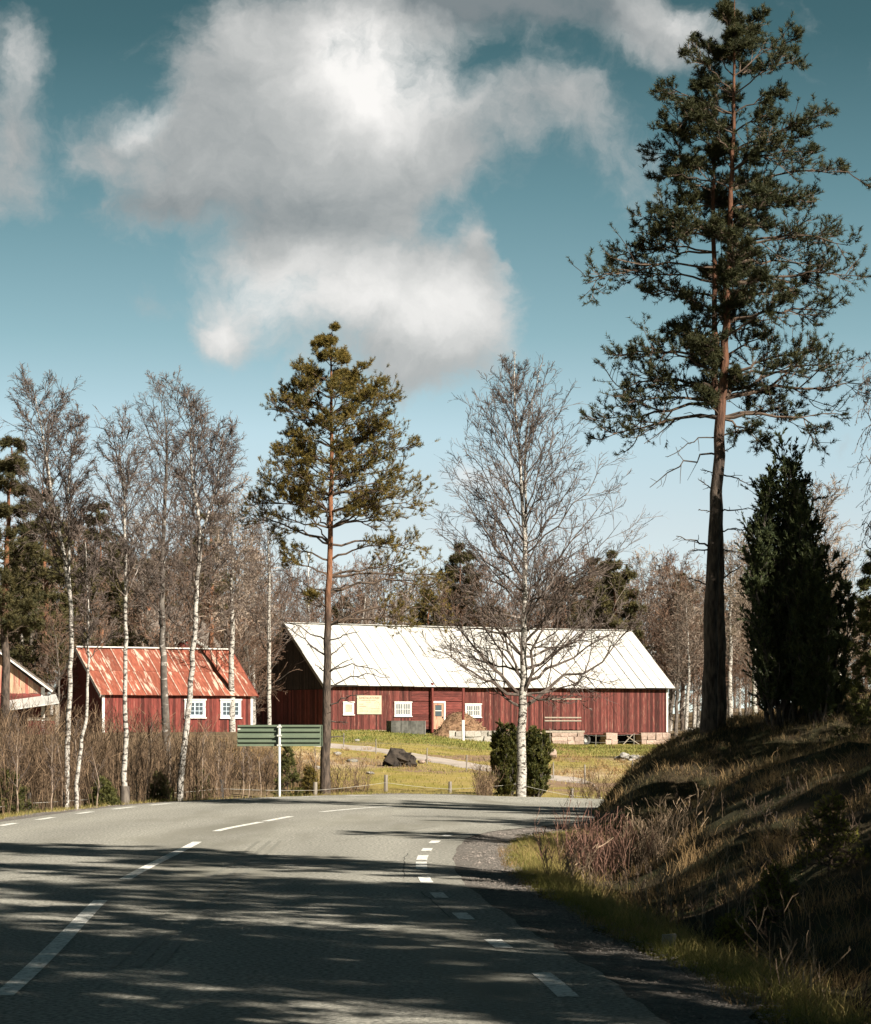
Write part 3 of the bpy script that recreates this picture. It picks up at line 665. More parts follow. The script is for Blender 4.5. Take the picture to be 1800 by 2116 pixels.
    for j in range(2):
        p = MB(); p.box(dx0 + .3, dx1 - .3, y0 - .02, y0 - .01, dz1 - 1.13 + j * .43, dz1 - .75 + j * .43); p.obj('pane', GLASS, door)
    p = MB(); p.box(dx0 + .3, dx1 - .3, y0 - .04, y0 - .0, dz1 - .75, dz1 - .7); p.obj('glazing_bar', WHITE, door)
    p = MB(); p.box(dx1 - .27, dx1 - .2, y0 - .09, y0 - .04, dz0 + .85, dz0 + .95); p.obj('handle', DARK, door)
    fr = MB(); fr.box(dx0 - .02, dx0 + .12, y0 - .09, y0 + .0, dz0, dz1); fr.box(dx1 - .12, dx1 + .02, y0 - .09, y0, dz0, dz1); fr.box(dx0 + .12, dx1 - .12, y0 - .088, y0, dz1 - .14, dz1); fr.obj('door_frame', WHITE, B)
    po = MB(); a = bt(888); po.box(a - .08, a + .08, y0 - .42, y0 - .26, -.1, zw - .1); po.obj('eave_post', RED, B)
    # plank door of the right half, on a ledge
    jd = MB(); boards(jd, jx0 + .04, (jx0 + jx1) / 2 - .01, .1, 2.7, y0 - .02, r=r, wmin=.16, wmax=.24); jd.obj('plank_door', RED_WORN, B)
    jd = MB(); boards(jd, (jx0 + jx1) / 2 + .01, jx1 - .04, .1, 2.7, y0 - .02, r=r, wmin=.16, wmax=.24); jd.obj('plank_door', RED_WORN, B)
    for z in (.75, 1.0, 2.45):
        m = MB(); m.box(jx0 + .1, jx1 - .1, y0 - .1, y0 - .062, z, z + .1); m.obj('door_ledge', GREYWOOD, B)
    m = MB(); m.box(jx0 - .1, jx1 + .1, y0 - .28, y0 - .0, -.12, .03); m.obj('threshold_beam', GREYWOOD, B)
    # foundation stones
    blk = [block_mesh(r) for _ in range(6)]; bms = []
    for v, f in blk:
        q = MB(); q.add(v, f); bms.append(q.mesh('foundation_stone', GRANITE))
    def stones(px0, px1, ztop, zbot, rows, n):
        t0, t1 = bt(px0), bt(px1); h = (ztop - zbot) / rows
        for j in range(rows):
            ws = r.uniform(.7, 1.3, n); ws = ws / ws.sum() * (t1 - t0); t = t0
            for w in ws:
                o = link('foundation_stone', bms[r.integers(6)], B); o.location = (t + w / 2, y0 + .1 + r.uniform(-.04, .04), zbot + h * (j + .5)); o.scale = (w * .98, .8, h * .97); t += w
    stones(672, 852, .1, -.16, 1, 11); stones(930, 1120, -.1, -.55, 1, 10)
    stones(1136, 1202, -.13, -1.05, 3, 4); stones(1248, 1272, -.13, -1.2, 2, 2); stones(1321, 1382, -.13, -1.3, 2, 4)
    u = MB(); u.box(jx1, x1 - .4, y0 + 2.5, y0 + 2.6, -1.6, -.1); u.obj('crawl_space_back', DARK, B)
    return B
build_barn()
def barn_pt(t, y, z): return (BX + t * CT - y * ST, BD + t * ST + y * CT, BZ0 + z)

def build_sign_board():
    t0, t1 = bt(737), bt(786.5); z0, z1 = bz(737, 1475), bz(737, 1437.5); w = t1 - t0; h = z1 - z0
    T = thing('notice_board', 'cream notice board with brown lettering hung on the red barn wall', 'sign', barn_pt(t0, .55 - .075, z0), TH)
    CREAM = material('cream_board', (.34, .29, .205), (.39, .34, .25), nscale=3, rough=.6); INK = material('brown_lettering', (.055, .035, .02), (.07, .045, .025), nscale=3, rough=.7)
    FAINT = material('faded_lettering', (.10, .068, .042), (.13, .09, .055), nscale=3, rough=.7)
    m = MB(); m.box(0, w, -.02, .02, 0, h); m.obj('board', CREAM, T)
    fr = MB(); q = .025
    fr.box(-q, 0, -.035, .02, -q, h + q); fr.box(w, w + q, -.035, .02, -q, h + q); fr.box(0, w, -.034, .02, h, h + q); fr.box(0, w, -.034, .02, -q, 0); fr.obj('frame', CREAM, T)
    cu = bpy.data.curves.new('lettering', 'FONT'); cu.body = 'ELINSTALLATIONER'; cu.align_x = 'CENTER'; cu.size = h * .155; cu.extrude = .002; cu.materials.append(INK)
    tmp = bpy.data.objects.new('lettering', cu); me = bpy.data.meshes.new_from_object(tmp); bpy.data.objects.remove(tmp); o = link('lettering', me, T); o.location = (w / 2, -.024, h * .82); o.rotation_euler = (PI / 2, 0, 0)
    bpy.context.view_layer.update(); o.scale = (w * .86 / max(o.dimensions.x, .01), 1.15, 1)
    lines = MB(); r = np.random.default_rng(5)
    for x0, x1, z in ((.14, .78, .735), (.34, .56, .645), (.08, .24, .53), (.08, .36, .405), (.08, .20, .27), (.08, .46, .145), (.55, .91, .275), (.53, .91, .155)):
        x = x0 * w                                       # rows too worn to read: short strokes only
        while x < x1 * w:
            l = r.uniform(.02, .055); lines.box(x, x + l, -.0225, -.0203, z * h - .018, z * h + .018 + r.uniform(0, .012)); x += l + r.uniform(.012, .03)
    lines.obj('worn_text_rows', FAINT, T)
    dr = MB(); a = np.linspace(2.6, -.9, 26); p = np.stack([w * .81 + np.cos(a) * w * .115, np.full(26, -.022), h * .50 + np.sin(a) * h * .17], -1); dr.tubes(p, np.full(26, .008), 4)
    a = np.linspace(0, 2 * PI, 14); p = np.stack([w * .74 + np.cos(a) * w * .03, np.full(14, -.022), h * .57 + np.sin(a) * h * .045], -1); dr.tubes(p, np.full(14, .006), 4)
    for s, e in (((.80, .42), (.79, .36)), ((.88, .40), (.905, .355))): dr.tubes(np.array([[s[0] * w, -.022, s[1] * h], [e[0] * w, -.022, e[1] * h]]), np.array([.008, .008]), 4)
    dr.obj('lamp_drawing', FAINT, T)
    bx = MB(); c = [(.60, .385), (.53, .37), (.495, .30), (.49, .14), (.52, .07), (.60, .055), (.90, .06), (.94, .11), (.945, .30)]
    bx.tubes(np.array([[u * w, -.022, v * h] for u, v in c]), np.full(len(c), .0055), 4); bx.obj('outline_box', FAINT, T)
build_sign_board()

# ---- red cottage with the rusty roof
def build_cottage():
    r = np.random.default_rng(21); x, d, z0 = (208 - CX) / F * 165, 165.0, 1.15
    B = thing('red_cottage', 'small red house with a rust streaked metal roof and two white windows', 'house', (x, d, z0), TH)
    L, W, oh, og = 10.3, 6.48, .3, .25; eave, ridge = 3.36 - z0, 6.13 - z0; slope = (ridge - eave) / (W / 2); zw = eave + slope * oh - .1
    def t_(px): k = (px - CX) / F; a = x - ST * oh; b = d + CT * oh; return (k * b - a) / (CT - k * ST)
    def z_(px, py): t = t_(px); return EYE - (py - HZ) / F * (d + CT * oh + t * ST) - z0
    H = [(t_(380), t_(423), z_(380, 1483), z_(380, 1446)), (t_(454), t_(496.5), z_(454, 1483.5), z_(454, 1446))]
    f = MB(); split_boards(f, og + .12, L - og - .12, .05, zw, H, y=oh, r=r); f.obj('wall_boards', RED, B, kind='stuff')
    c = MB(); c.box(og + .05, L - og - .05, oh + .03, W - oh, -.0, zw - .02); c.obj('wall_core', DARK, B)
    for s in (og, L - og):
        g = MB(); g.add([[s, oh, 0], [s, W - oh, 0], [s, W - oh, zw], [s, W / 2, ridge - .12], [s, oh, zw]], [[0, 1, 2, 3, 4]]); g.obj('gable_wall', RED, B)
    for a in (og - .03, L - og - .13):
        m = MB(); m.box(a, a + .16, oh - .06, oh + .02, 0, zw); m.obj('corner_board', WHITE, B)
    n = 14; pw = L / n; ang = math.atan2(ridge - eave, W / 2); hyp = math.hypot(W / 2, ridge - eave)
    def sheet(l):
        m = MB(); m.box(.003, pw - .003, 0, l, -.01, .01); m.box(-.03, .035, 0, l, .0101, .04, 1); return m.mesh('roof_sheet', [RUST, RUSTSEAM])
    a_, b_ = sheet(hyp * .52), sheet(hyp * .5)
    for i in range(n):
        for me, s0, lift in ((a_, 0, 0), (b_, hyp * .5, .03)):
            o = link('roof_sheet', me, B); o.location = (i * pw, s0 * math.cos(ang), eave + s0 * math.sin(ang) + lift + r.uniform(-.012, .012)); o.rotation_euler = (ang + r.uniform(-.004, .004), 0, 0)
    m = MB(); m.add([[0, W / 2, ridge], [L, W / 2, ridge], [L, W, eave], [0, W, eave]], [[0, 1, 2, 3]]); m.obj('rear_roof', RUST, B)
    m = MB(); m.bar((-.03, W / 2 - .05, ridge + .05), (L + .03, W / 2 - .05, ridge + .05), .34, .07); m.obj('ridge_cap', WHITE, B)
    for s in (0.0, L):
        m = MB(); m.bar((s, .02, eave - .07), (s, W / 2, ridge - .07), .05, .16); m.bar((s, W - .02, eave - .07), (s, W / 2, ridge - .07), .05, .16); m.obj('verge_board', WHITE if s < 1 else RED, B)
    for h in H: window(B, *h, oh - .03, 2, 3, sash=BLUEWHITE, casements=2, fw=.13)
    m = MB(); m.box(og, L - og, oh - .04, W - oh, -.4, .04); m.obj('foundation', CONCRETE, B)
build_cottage()

# ---- house far behind, with chimney
def build_far_house():
    d = 195; B = thing('farmhouse', 'dark roofed red house half hidden behind the rusty roof', 'house', ((372 - CX) / F * d, d, 1.0), math.radians(8))
    u = d / F                                            # metres per photo pixel at that distance
    x0, x1 = -82 * u, 84 * u; ze, zr = 5.95, 8.7; D = 7.0; w0, w1 = x0 + .3, x1 - .5
    m = MB(); boards(m, w0, w1, -.5, ze, -.03, r=RNG); m.obj('wall_boards', RED, B, kind='stuff')
    m = MB(); m.box(w0, w1, 0, D, -.5, ze - .02); m.obj('wall_core', RED, B)
    m = MB(); m.add([[x0, -.5, ze - .1], [x1, -.5, ze - .1], [x1 - 1.5, D / 2, zr], [x0, D / 2, zr], [x0, D + .5, ze - .1], [x1, D + .5, ze - .1]], [[0, 1, 2, 3], [3, 2, 5, 4]]); m.add([[x1, -.5, ze - .1], [x1, D + .5, ze - .1], [x1 - 1.5, D / 2, zr]], [[0, 1, 2]])
    rf = m.obj('roof', SLATE, B)
    c = MB(); c.box(-64 * u, -55 * u, D / 2 - .3, D / 2 + .3, zr - .3, zr + .55); c.box(-65 * u, -54 * u, D / 2 - .36, D / 2 + .36, zr + .55, zr + .65); c.obj('chimney', BRICK, rf)
    ax, az, bx, bz_ = 19 * u, 1.6 + 180 * u - 1, 62 * u, 1.6 + 158 * u - 1; cx = -62 * u    # porch gable
    m = MB(); m.add([[cx, -2.2, bz_ - .2], [bx, -2.2, bz_ - .2], [ax, -2.2, az - .12]], [[0, 1, 2]]); m.box(cx + .3, bx - .3, -2.18, -.04, -.5, bz_ - .2); m.obj('porch', RED, B)
    m = MB(); m.bar((ax, -2.28, az), (bx + .2, -2.28, bz_ - .25), .1, .16); m.bar((ax, -2.28, az), (cx - .2, -2.28, bz_ - .25), .1, .16); m.obj('porch_bargeboard', WHITE, B)
    m = MB(); m.add([[ax, -2.3, az + .08], [ax, .2, az + .08], [bx + .2, .2, bz_ - .17], [bx + .2, -2.3, bz_ - .17], [cx - .2, .2, bz_ - .17], [cx - .2, -2.3, bz_ - .17]], [[0, 3, 2, 1], [0, 1, 4, 5]]); m.obj('porch_roof', SLATE, B)
    for s in (w1 - .14,):
        m = MB(); m.box(s, s + .16, -.09, -.032, -.5, ze - .2); m.obj('corner_board', WHITE, B)
build_far_house()

# ---- shed at the left edge, with lean-to; board stack beside it
def build_shed():
    d = 150; u = d / F; B = thing('timber_shed', 'shed with bare board gable above red cladding at the left edge', 'shed', ((86 - CX) / F * d, d, .9), math.radians(12))
    zc = 1.6 + (1500 - 1420) * u - .9; x0 = -9.0; r = np.random.default_rng(4)
    apex_x = -150 * u; apex_z = 1.6 + (1500 - 1300) * u - .9
    roofz = lambda x: (zc + (apex_z - zc) * min(1, max(0, (x / apex_x)))) if x > apex_x else apex_z + (apex_x - x) * -.58
    zs = 1.6 + (1500 - 1433) * u - .9
    m = MB(); boards(m, x0, 0, zs, lambda x: max(zs, roofz(x) - .06), 0, r=r, wmin=.12, wmax=.2); m.obj('gable_boards', TIMBER, B, kind='stuff')
    m = MB(); z = -.6
    while z < zs - .02:
        h = min(r.uniform(.15, .2), zs - z); m.box(x0, 0, -.02 - r.uniform(0, .015), .02, z + .006, z + h, 0, r.random()); z += h
    m.obj('cladding_boards', LOGS, B, kind='stuff')
    m = MB(); m.box(x0, .02, .025, 8, -.6, zs); m.obj('wall_core', RED, B)
    m = MB(); m.box(-.02, .16, -.06, .1, -.6, zc); m.obj('corner_board', WHITE, B)
    ex, ez = .55, 1.6 + (1500 - 1428) * u - .9
    m = MB(); m.bar((apex_x, -.45, apex_z), (ex, -.45, ez), .05, .17); m.obj('bargeboard', WHITE, B)
    m = MB(); m.add([[apex_x, -.5, apex_z + .1], [ex + .05, -.5, ez + .09], [ex + .05, 8, ez + .09], [apex_x, 8, apex_z + .1], [apex_x, -.5, apex_z + .02], [ex + .05, -.5, ez + .0], [ex + .05, 8, ez + .0], [apex_x, 8, apex_z + .02]], [[0, 1, 2, 3], [7, 6, 5, 4], [1, 0, 4, 5], [2, 1, 5, 6]])
    m.add([[apex_x, -.5, apex_z + .1], [apex_x, 8, apex_z + .1], [apex_x - 6, 8, apex_z - 3.4], [apex_x - 6, -.5, apex_z - 3.4]], [[0, 1, 2, 3]]); m.obj('roof', SLATE, B)
    lz0, lz1 = 1.6 + (1500 - 1466) * u - .9, 1.6 + (1500 - 1452) * u - .9
    m = MB(); m.add([[-75 * u, -2.2, lz0], [29 * u, -2.2, lz1], [29 * u, -.0, lz1 + .45], [-75 * u, -.0, lz0 + .45], [-75 * u, -2.2, lz0 - .08], [29 * u, -2.2, lz1 - .06], [29 * u, -.0, lz1 + .3], [-75 * u, -.0, lz0 + .3]], [[0, 1, 2, 3], [7, 6, 5, 4], [1, 0, 4, 5], [2, 1, 5, 6]]); m.obj('lean_to_roof', ROOFMETAL, B)
    m = MB(); m.box(21 * u, 21 * u + .2, -2.1, -1.9, -.9, lz1 - .1); m.obj('lean_to_post', GREYWOOD, B)
    S_ = thing('board_stack', 'stack of red painted boards under the lean-to roof', 'boards', ((78 - CX) / F * (d - 3), d - 3, .75), math.radians(-6))
    z = .0; k = 0
    while z < 1.05:
        w = 1.15 + .12 * z; h = .085
        o = MB(); o.box(-w / 2 + r.uniform(-.05, .05), w / 2 + r.uniform(-.05, .05), 0, 1.0, z, z + h - .012); o.obj('plank', RED, S_); z += h; k += 1
    P_ = thing('pallet', 'pale wooden pallet lying on top of the red board stack', 'pallet', ((78 - CX) / F * (d - 3), d - 3, .75 + z + .01), math.radians(4))
    for j in range(3):
        m = MB(); m.box(-.52, .52, .05 + j * .4, .15 + j * .4, .03, .12); m.obj('bearer', GREYWOOD, P_)
    for j in range(5):
        m = MB(); m.box(-.52, .52, j * .22, j * .22 + .13, .1205, .145); m.obj('slat', GREYWOOD, P_)
    for j in range(3):
        m = MB(); m.box(-.5 + j * .45, -.4 + j * .45, 0, 1, .0, .029); m.obj('slat', GREYWOOD, P_)
build_shed()

# ------------------------------------------------------------------ farmyard things
def build_trough():
    d = 207; u = d / F; T = thing('concrete_trough', 'grey concrete trough standing on the grass before the barn door', 'trough', ((838.5 - CX) / F * d, d, gz((838 - CX) / F * d, d) - .1), TH * .5)
    w, h, dp = 73 * u, .98, 1.3; m = MB()
    m.box(-w / 2, w / 2, -dp / 2, -dp / 2 + .12, 0, h); m.box(-w / 2, w / 2, dp / 2 - .12, dp / 2, 0, h); m.box(-w / 2, -w / 2 + .12, -dp / 2 + .12, dp / 2 - .12, 0, h - .003); m.box(w / 2 - .12, w / 2, -dp / 2 + .12, dp / 2 - .12, 0, h - .003); m.box(-w / 2 + .12, w / 2 - .12, -dp / 2 + .12, dp / 2 - .12, 0, .2)
    m.obj('basin', CONCRETE, T)
    m = MB(); m.box(w / 2 + .001, w / 2 + .03, -dp / 2, dp / 2, .02, h); m.obj('end_panel', FIELDSTONE, T)
build_trough()
def build_heap():
    d = 206.0; u = d / F; x = (952 - CX) / F * d; r = np.random.default_rng(8)
    n = 70; g = np.linspace(-1, 1, n); X, Y = np.meshgrid(g, g); R = np.hypot(X * (1 + .1 * np.sin(3 * Y)), Y)
    z = 1.75 * np.exp(-(X + .28)**2 / .16 - Y**2 / .22) + 1.55 * np.exp(-(X - .22)**2 / .12 - Y**2 / .2) + .5 * np.exp(-(X - .62)**2 / .05 - Y**2 / .12)
    z = z * (1 - ss(.75, 1, R)) + .09 * wob(X * 6, Y * 6, 1.5, 3) * (R < .9) + r.normal(scale=.02, size=z.shape)
    T = material('straw_dung', (.095, .052, .030), (.22, .135, .080), nscale=3.5, detail=8, lo=.35, hi=.65, rough=1, bump=.8, c3=(.05, .027, .016), n3=1.2, lo3=.52, hi3=.68)
    o = thing('dung_heap', 'brown heap of straw and dung in front of the barn', 'heap', (x, d, gz(x, d) - .12))
    mb = MB(); mb.add(np.stack([X * 76 * u, Y * 1.7, z * .93], -1).reshape(-1, 3), grid_faces(n, n)); mb.obj('heap', T, o, True)
    k = 2600; a = r.uniform(-.9, .9, (k, 2)); i = ((a + 1) / 2 * (n - 1)).astype(int); zz = z[i[:, 1], i[:, 0]]
    p = np.stack([a[:, 0] * 76 * u, a[:, 1] * 1.7, zz * .93], -1); q = r.normal(size=(k, 3)); q[:, 2] = np.abs(q[:, 2]) * .6; q /= np.linalg.norm(q, axis=1, keepdims=True); l = r.uniform(.08, .25, k)[:, None]
    mb = MB(); mb.tubes(np.stack([p - q * .05, p + q * l], 1), np.full((k, 2), .012), 3, 0, r.random(k)); mb.obj('straw', material('straw', (.17, .11, .06), (.27, .185, .11), rough=1, tintval=.5), o, kind='stuff')
build_heap()
def build_pole():
    d = 196.5; x = (957 - CX) / F * d; T = thing('farmyard_pole', 'tall pole with white lower half beside the dung heap', 'pole', (x, d, gz(x, d) - .1))
    h1 = 1.6 + (1500 - 1488) * d / F - gz(x, d) + .1; h2 = 1.6 + 78 * d / F - gz(x, d) + .1
    m = MB(); m.tubes(np.array([[0, 0, 0], [0, 0, h1]]), np.array([.105, .10]), 10, cap=True); m.obj('lower_pole', WHITE, T, True)
    m = MB(); m.tubes(np.array([[0, 0, h1 + .002], [.02, 0, h2]]), np.array([.098, .09]), 10, cap=True); m.obj('upper_pole', RED, T, True)
build_pole()
def rock_things():
    r = np.random.default_rng(13); protos = []
    for i in range(6):
        v, f = rock_mesh(r); m = MB(); m.add(v, f); protos.append(m)
    gm = [m.mesh('boulder', FIELDSTONE) for m in protos]; pm = [m.mesh('boulder', GRANITE) for m in protos]
    def place(px, py, wpx, hpx, label, cat='boulder', group=None, pink=False, d=None, name='boulder', i=None):
        if d is None: x, d = on_ground(px, py)
        else: x = (px - CX) / F * d
        i = int(r.integers(6)) if i is None else i
        o = link(name, (pm if pink else gm)[i]); w = wpx * d / F; h = hpx * d / F
        o.location = (x, d, gz(x, d) + h * .32); o.scale = (w * 1.1, w * r.uniform(.7, 1.0), h * 1.35); o.rotation_euler = (0, 0, r.uniform(0, 6)); return tag(o, label, cat, group)
    place(1141, 1569, 26, 28, 'pale granite block standing in the grass right of the juniper', pink=True)
    place(727, 1575, 30, 9, 'low flat rock in the dry field by the dirt track')
    place(738, 1533, 15, 7, 'small pale rock on the green grass left of the trough')
    place(765, 1600, 22, 7, 'flat mossy rock lying in the field left of the roadside fence post')
    place(697, 1562, 24, 12, 'pale rock in the straw beside the middle pine')
    place(870, 1578, 22, 10, 'brown rock just right of the dark stump', pink=True)
    place(884, 1574, 14, 8, 'smaller stone at the far end of the brown rock by the stump', pink=True)
    place(1425, 1486, 26, 30, 'big pale boulder at the wood edge right of the barn', d=238.0)
    place(1416, 1492, 14, 14, 'smaller boulder at the wood edge close to the barn corner', d=236.0)
    place(655, 1590, 18, 9, 'flat pale rock left of the middle pine trunk')
    # broken stones in a low heap
    T = thing('stone_heap', 'low heap of cleared field stones in the grass below the barn', 'stones', (*on_ground(1325, 1572), 0)); bx, bd = T.location.x, T.location.y; T.location.z = gz(bx, bd)
    for n in range(64):
        px = 1285 + r.random() * 95; u = (px - 1285) / 95; hgt = (7 + 9 * u + 4 * math.sin(u * 9)) * bd / F
        s = r.uniform(.16, .42) if n < 60 else .62; o = link('stone', (gm if r.random() < .75 else pm)[int(r.integers(6))], T)
        o.location = ((px - 1332) / F * bd, r.uniform(-1.2, 1.2), r.uniform(-.02, .75) * hgt + .05); o.scale = (s, s * r.uniform(.7, 1), s * r.uniform(.6, .9)); o.rotation_euler = (r.uniform(-.4, .4), r.uniform(-.4, .4), r.uniform(0, 6))
    # retaining wall below the heap
    d = 199.0; T = thing('retaining_wall', 'low pale stone retaining wall below the dung heap', 'wall', ((975 - CX) / F * d, d, gz((975 - CX) / F * d, d)))
    u = d / F
    for row in range(2):
        px = 928
        while px < 1024:
            w = r.uniform(9, 22); v, f = block_mesh(r); m = MB(); m.add(v, f); o = m.obj('wall_stone', material_wall, T)
            o.location = ((px + w / 2 - 975) * u, r.uniform(-.05, .05), row * .36 + .1); o.scale = (w * u * .98, .6, .37); px += w
    # upturned root stump
    x, d = on_ground(826, 1584); T = thing('root_stump', 'dark upturned tree stump lying in the field', 'stump', (x, d, gz(x, d)))
    DK = material('rotten_wood', (.012, .010, .009), (.05, .04, .032), nscale=3.5, rough=1, bump=1, tintval=.4); u = d / F
    for cx, w, h in ((-6, 48, 30), (24, 22, 19)):
        v, f = rock_mesh(r, 3, 1, 1.6); m = MB(); v = v * (1 + .16 * np.sin(v[:, :1] * 11 + cx) * np.cos(v[:, 1:2] * 9) + .12 * np.sin(v[:, 2:] * 17 + v[:, :1] * 8)); m.add(v * [w * u * 1.2, w * u * .8, h * u * 1.5] + [cx * u, 0, h * u * .42], f); m.obj('root_lump', DK, T)
    k = 60; a = r.normal(size=(k, 3)); a[:, 2] = np.abs(a[:, 2]); a /= np.linalg.norm(a, axis=1, keepdims=True)
    P0 = np.tile([[-6 * u, 0, 12 * u]], (k, 1)) + a * [14 * u, 8 * u, 8 * u]; P2 = P0 + a * [16 * u, 8 * u, 10 * u] + r.normal(scale=.06, size=(k, 3))
    m = MB(); m.tubes(np.stack([P0, (P0 + P2) / 2 + r.normal(scale=.05, size=(k, 3)), P2], 1), np.tile([[.05, .035, .012]], (k, 1)), 5, 0, r.random(k)); m.obj('roots', DK, T)
    # tyre and loose planks under the barn's right half
    t = bt(1216); T = thing('old_tyre', 'old tyre leaning in the gap under the barn', 'tyre', barn_pt(t, .9, -1.12 + .42), TH)
    m = MB(); nseg, ns = 28, 10; a = np.arange(nseg) * 2 * PI / nseg; b = np.arange(ns) * 2 * PI / ns
    R = .33 + .11 * np.cos(b)[None]; m.add(np.stack([R * np.cos(a)[:, None], np.tile(.12 * np.sin(b)[None], (nseg, 1)), R * np.sin(a)[:, None]], -1).reshape(-1, 3), np.array([[i * ns + j, i * ns + (j + 1) % ns, ((i + 1) % nseg) * ns + (j + 1) % ns, ((i + 1) % nseg) * ns + j] for i in range(nseg) for j in range(ns)]))
    m.obj('tread', material('rubber', (.03, .03, .03), (.05, .05, .048), rough=.8), T, True)
    m = MB(); m.tubes(np.array([[0, -.06, 0], [0, .06, 0]]), np.array([.2, .2]), 16, cap=True); m.obj('rim', SEAM, T)
    for i, (px, a0, lab) in enumerate(((1290, .7, 'loose pale plank leaning under the barn'), (1303, -.5, 'second loose plank crossing the pale one under the barn'))):
        m = MB(); p = np.array(barn_pt(bt(px), .2, -.75)); dx = np.array([CT * math.cos(a0), ST * math.cos(a0), math.sin(a0)]) * .7; m.bar(p - dx, p + dx, .1, .05); tag(m.obj('plank', GREYWOOD), lab, 'plank')
material_wall = material('pale_wall_stone', (.24, .22, .195), (.35, .32, .285), nscale=4, rough=.9, bump=.4, rand=.15)
rock_things()
def build_flagpole():
    d = 262.0; x = (637.5 - CX) / F * d; zt = 1.6 + 353 * d / F; T = thing('flagpole', 'thin white flagpole rising behind the barn roof', 'flagpole', (x, d, gz(x, d)))
    h = zt - gz(x, d); m = MB(); m.tubes(np.array([[0, 0, 0], [0, 0, h]]), np.array([.09, .05]), 8, cap=True); m.obj('pole', WHITE, T, True)
    v, f = rock_mesh(np.random.default_rng(1), 3, 1); m = MB(); m.add(v * .2 + [0, 0, h + .08], f); m.obj('finial', WHITE, T)
build_flagpole()

# ------------------------------------------------------------------ road sign seen from behind, fences
def build_road_sign():
    d = 72.0; u = d / F; x = (577.5 - CX) / F * d; g = gz(x, d); T = thing('road_sign', 'back of a green ribbed road sign on a single grey post', 'sign', (x, d, g))
    GR = material('green_sign_back', (.095, .125, .088), (.115, .145, .10), nscale=3, rough=.5); GALV = material('galvanised_post', (.42, .44, .41), (.54, .55, .51), nscale=12, rough=.45, metal=.3)
    Z = lambda py: 1.6 - (py - HZ) * u - g
    po = MB(); po.tubes(np.array([[0, -.02, -.3], [0, -.02, Z(1497.5)]]), np.array([.034, .034]), 14, cap=True); po.obj('post', GALV, T, True)
    px0, px1 = 490.5 - 577.5, 666.5 - 577.5
    for k, (ya, yb) in enumerate(((1498, 1520.5), (1520.7, 1542))):
        z1, z0 = Z(ya), Z(yb); m = MB(); m.box(px0 * u, px1 * u, .075, .082, z0, z1); pan = m.obj('sign_panel', GR, T)
        for zz in (z1 - .012, z0 + (z1 - z0) * .52):
            m = MB(); m.box(px0 * u + .004, px1 * u - .03, .026, .0745, zz - .012, zz + .012); m.box(px0 * u + .004, px1 * u - .03, .026, .034, zz - .035, zz - .0125); m.obj('stiffening_rib', GR, pan)
        for e in ((px0 * u - .006, px0 * u + .003), (px1 * u - .012, px1 * u)):
            m = MB(); m.box(*e, .05, .0748, z0, z1); m.obj('edge_flange', GR, pan)
    for zz in (Z(1502), Z(1520), Z(1540)):
        m = MB(); m.box(-.06, .06, -.062, -.055, zz - .02, zz + .02); m.box(-.06, -.052, -.055, .03, zz - .02, zz + .02); m.box(.052, .06, -.055, .03, zz - .02, zz + .02); m.obj('clamp', GALV, T)
    m = MB(); m.box(px0 * u + .004, px0 * u + .07, .0725, .0745, Z(1508), Z(1504)); m.obj('sticker', WHITE, T)
build_road_sign()
POSTWOOD = material('weathered_post', (.13, .115, .095), (.23, .205, .175), scale=(9, 9, .8), nscale=3, rough=.9, bump=.3)
DARKPOST = material('dark_post', (.035, .032, .03), (.07, .062, .055), scale=(9, 9, .8), nscale=3, rough=.9)
WIRE = material('white_fence_cord', (.30, .29, .265), (.40, .385, .35), nscale=2, rough=.6)
def fence(name, label, posts, sag, wires, rad, wirerad, mats=None):
    P = []
    for px, pt_, d in posts:
        x = (px - CX) / F * d; P.append((x, d, gz(x, d), 1.6 - (pt_ - HZ) / F * d))
    T = thing(name, label, 'fence', (P[0][0], P[0][1], P[0][2])); o = np.array(T.location)
    for i, (x, d, z, zt) in enumerate(P):
        m = MB(); b = np.array([x, d, z - .25]) - o; t = np.array([x + RNG.uniform(-.02, .02), d, zt]) - o; rr = rad * RNG.uniform(.85, 1.15)
        m.tubes(np.stack([b, (b + t) / 2, t]), np.array([rr, rr, rr * .92]), 8, cap=True); m.obj('post', mats[i] if mats else POSTWOOD, T)
    for w in wires:
        for a, b in zip(P[:-1], P[1:]):
            p0 = np.array([a[0], a[1], a[3] - w]) - o; p1 = np.array([b[0], b[1], b[3] - w]) - o; t = np.linspace(0, 1, 9)[:, None]
            c = p0 * (1 - t) + p1 * t; c[:, 2] -= sag * 4 * (t * (1 - t))[:, 0]; c[:, 1] -= rad
            m = MB(); m.tubes(c, np.full(9, wirerad), 4); m.obj('wire', WIRE, T)
fence('roadside_fence', 'low roadside fence of short posts joined by white cord', [(-60, 1648, 58), (60, 1638, 61), (258, 1624, 65), (458, 1611, 71), (651, 1616, 77), (797, 1601, 81.5), (930, 1615, 84), (1069, 1604, 84.5), (1182, 1629, 85), (1300, 1633, 86)], .02, (.22,), .05, .0048,
      mats=[DARKPOST, DARKPOST, POSTWOOD, DARKPOST, POSTWOOD, POSTWOOD, POSTWOOD, POSTWOOD, POSTWOOD, POSTWOOD])
fence('pasture_fence', 'thin wire fence on slender stakes beside the dirt track', [(710, 1515, 150), (777, 1527, 139), (882, 1545, 124), (964, 1560, 116), (1060, 1568, 110), (1144, 1575, 106), (1209, 1580, 101), (1306, 1570, 97)], .03, (.1,), .028, .004)
fence('stake_fence', 'row of bare stakes with wire along the foot of the barn', [(1137, 1505, 212), (1231, 1518, 217), (1310, 1515, 220), (1383, 1512, 226), (1400, 1507, 230), (1440, 1500, 236)], .03, (.1, .6), .035, .005)

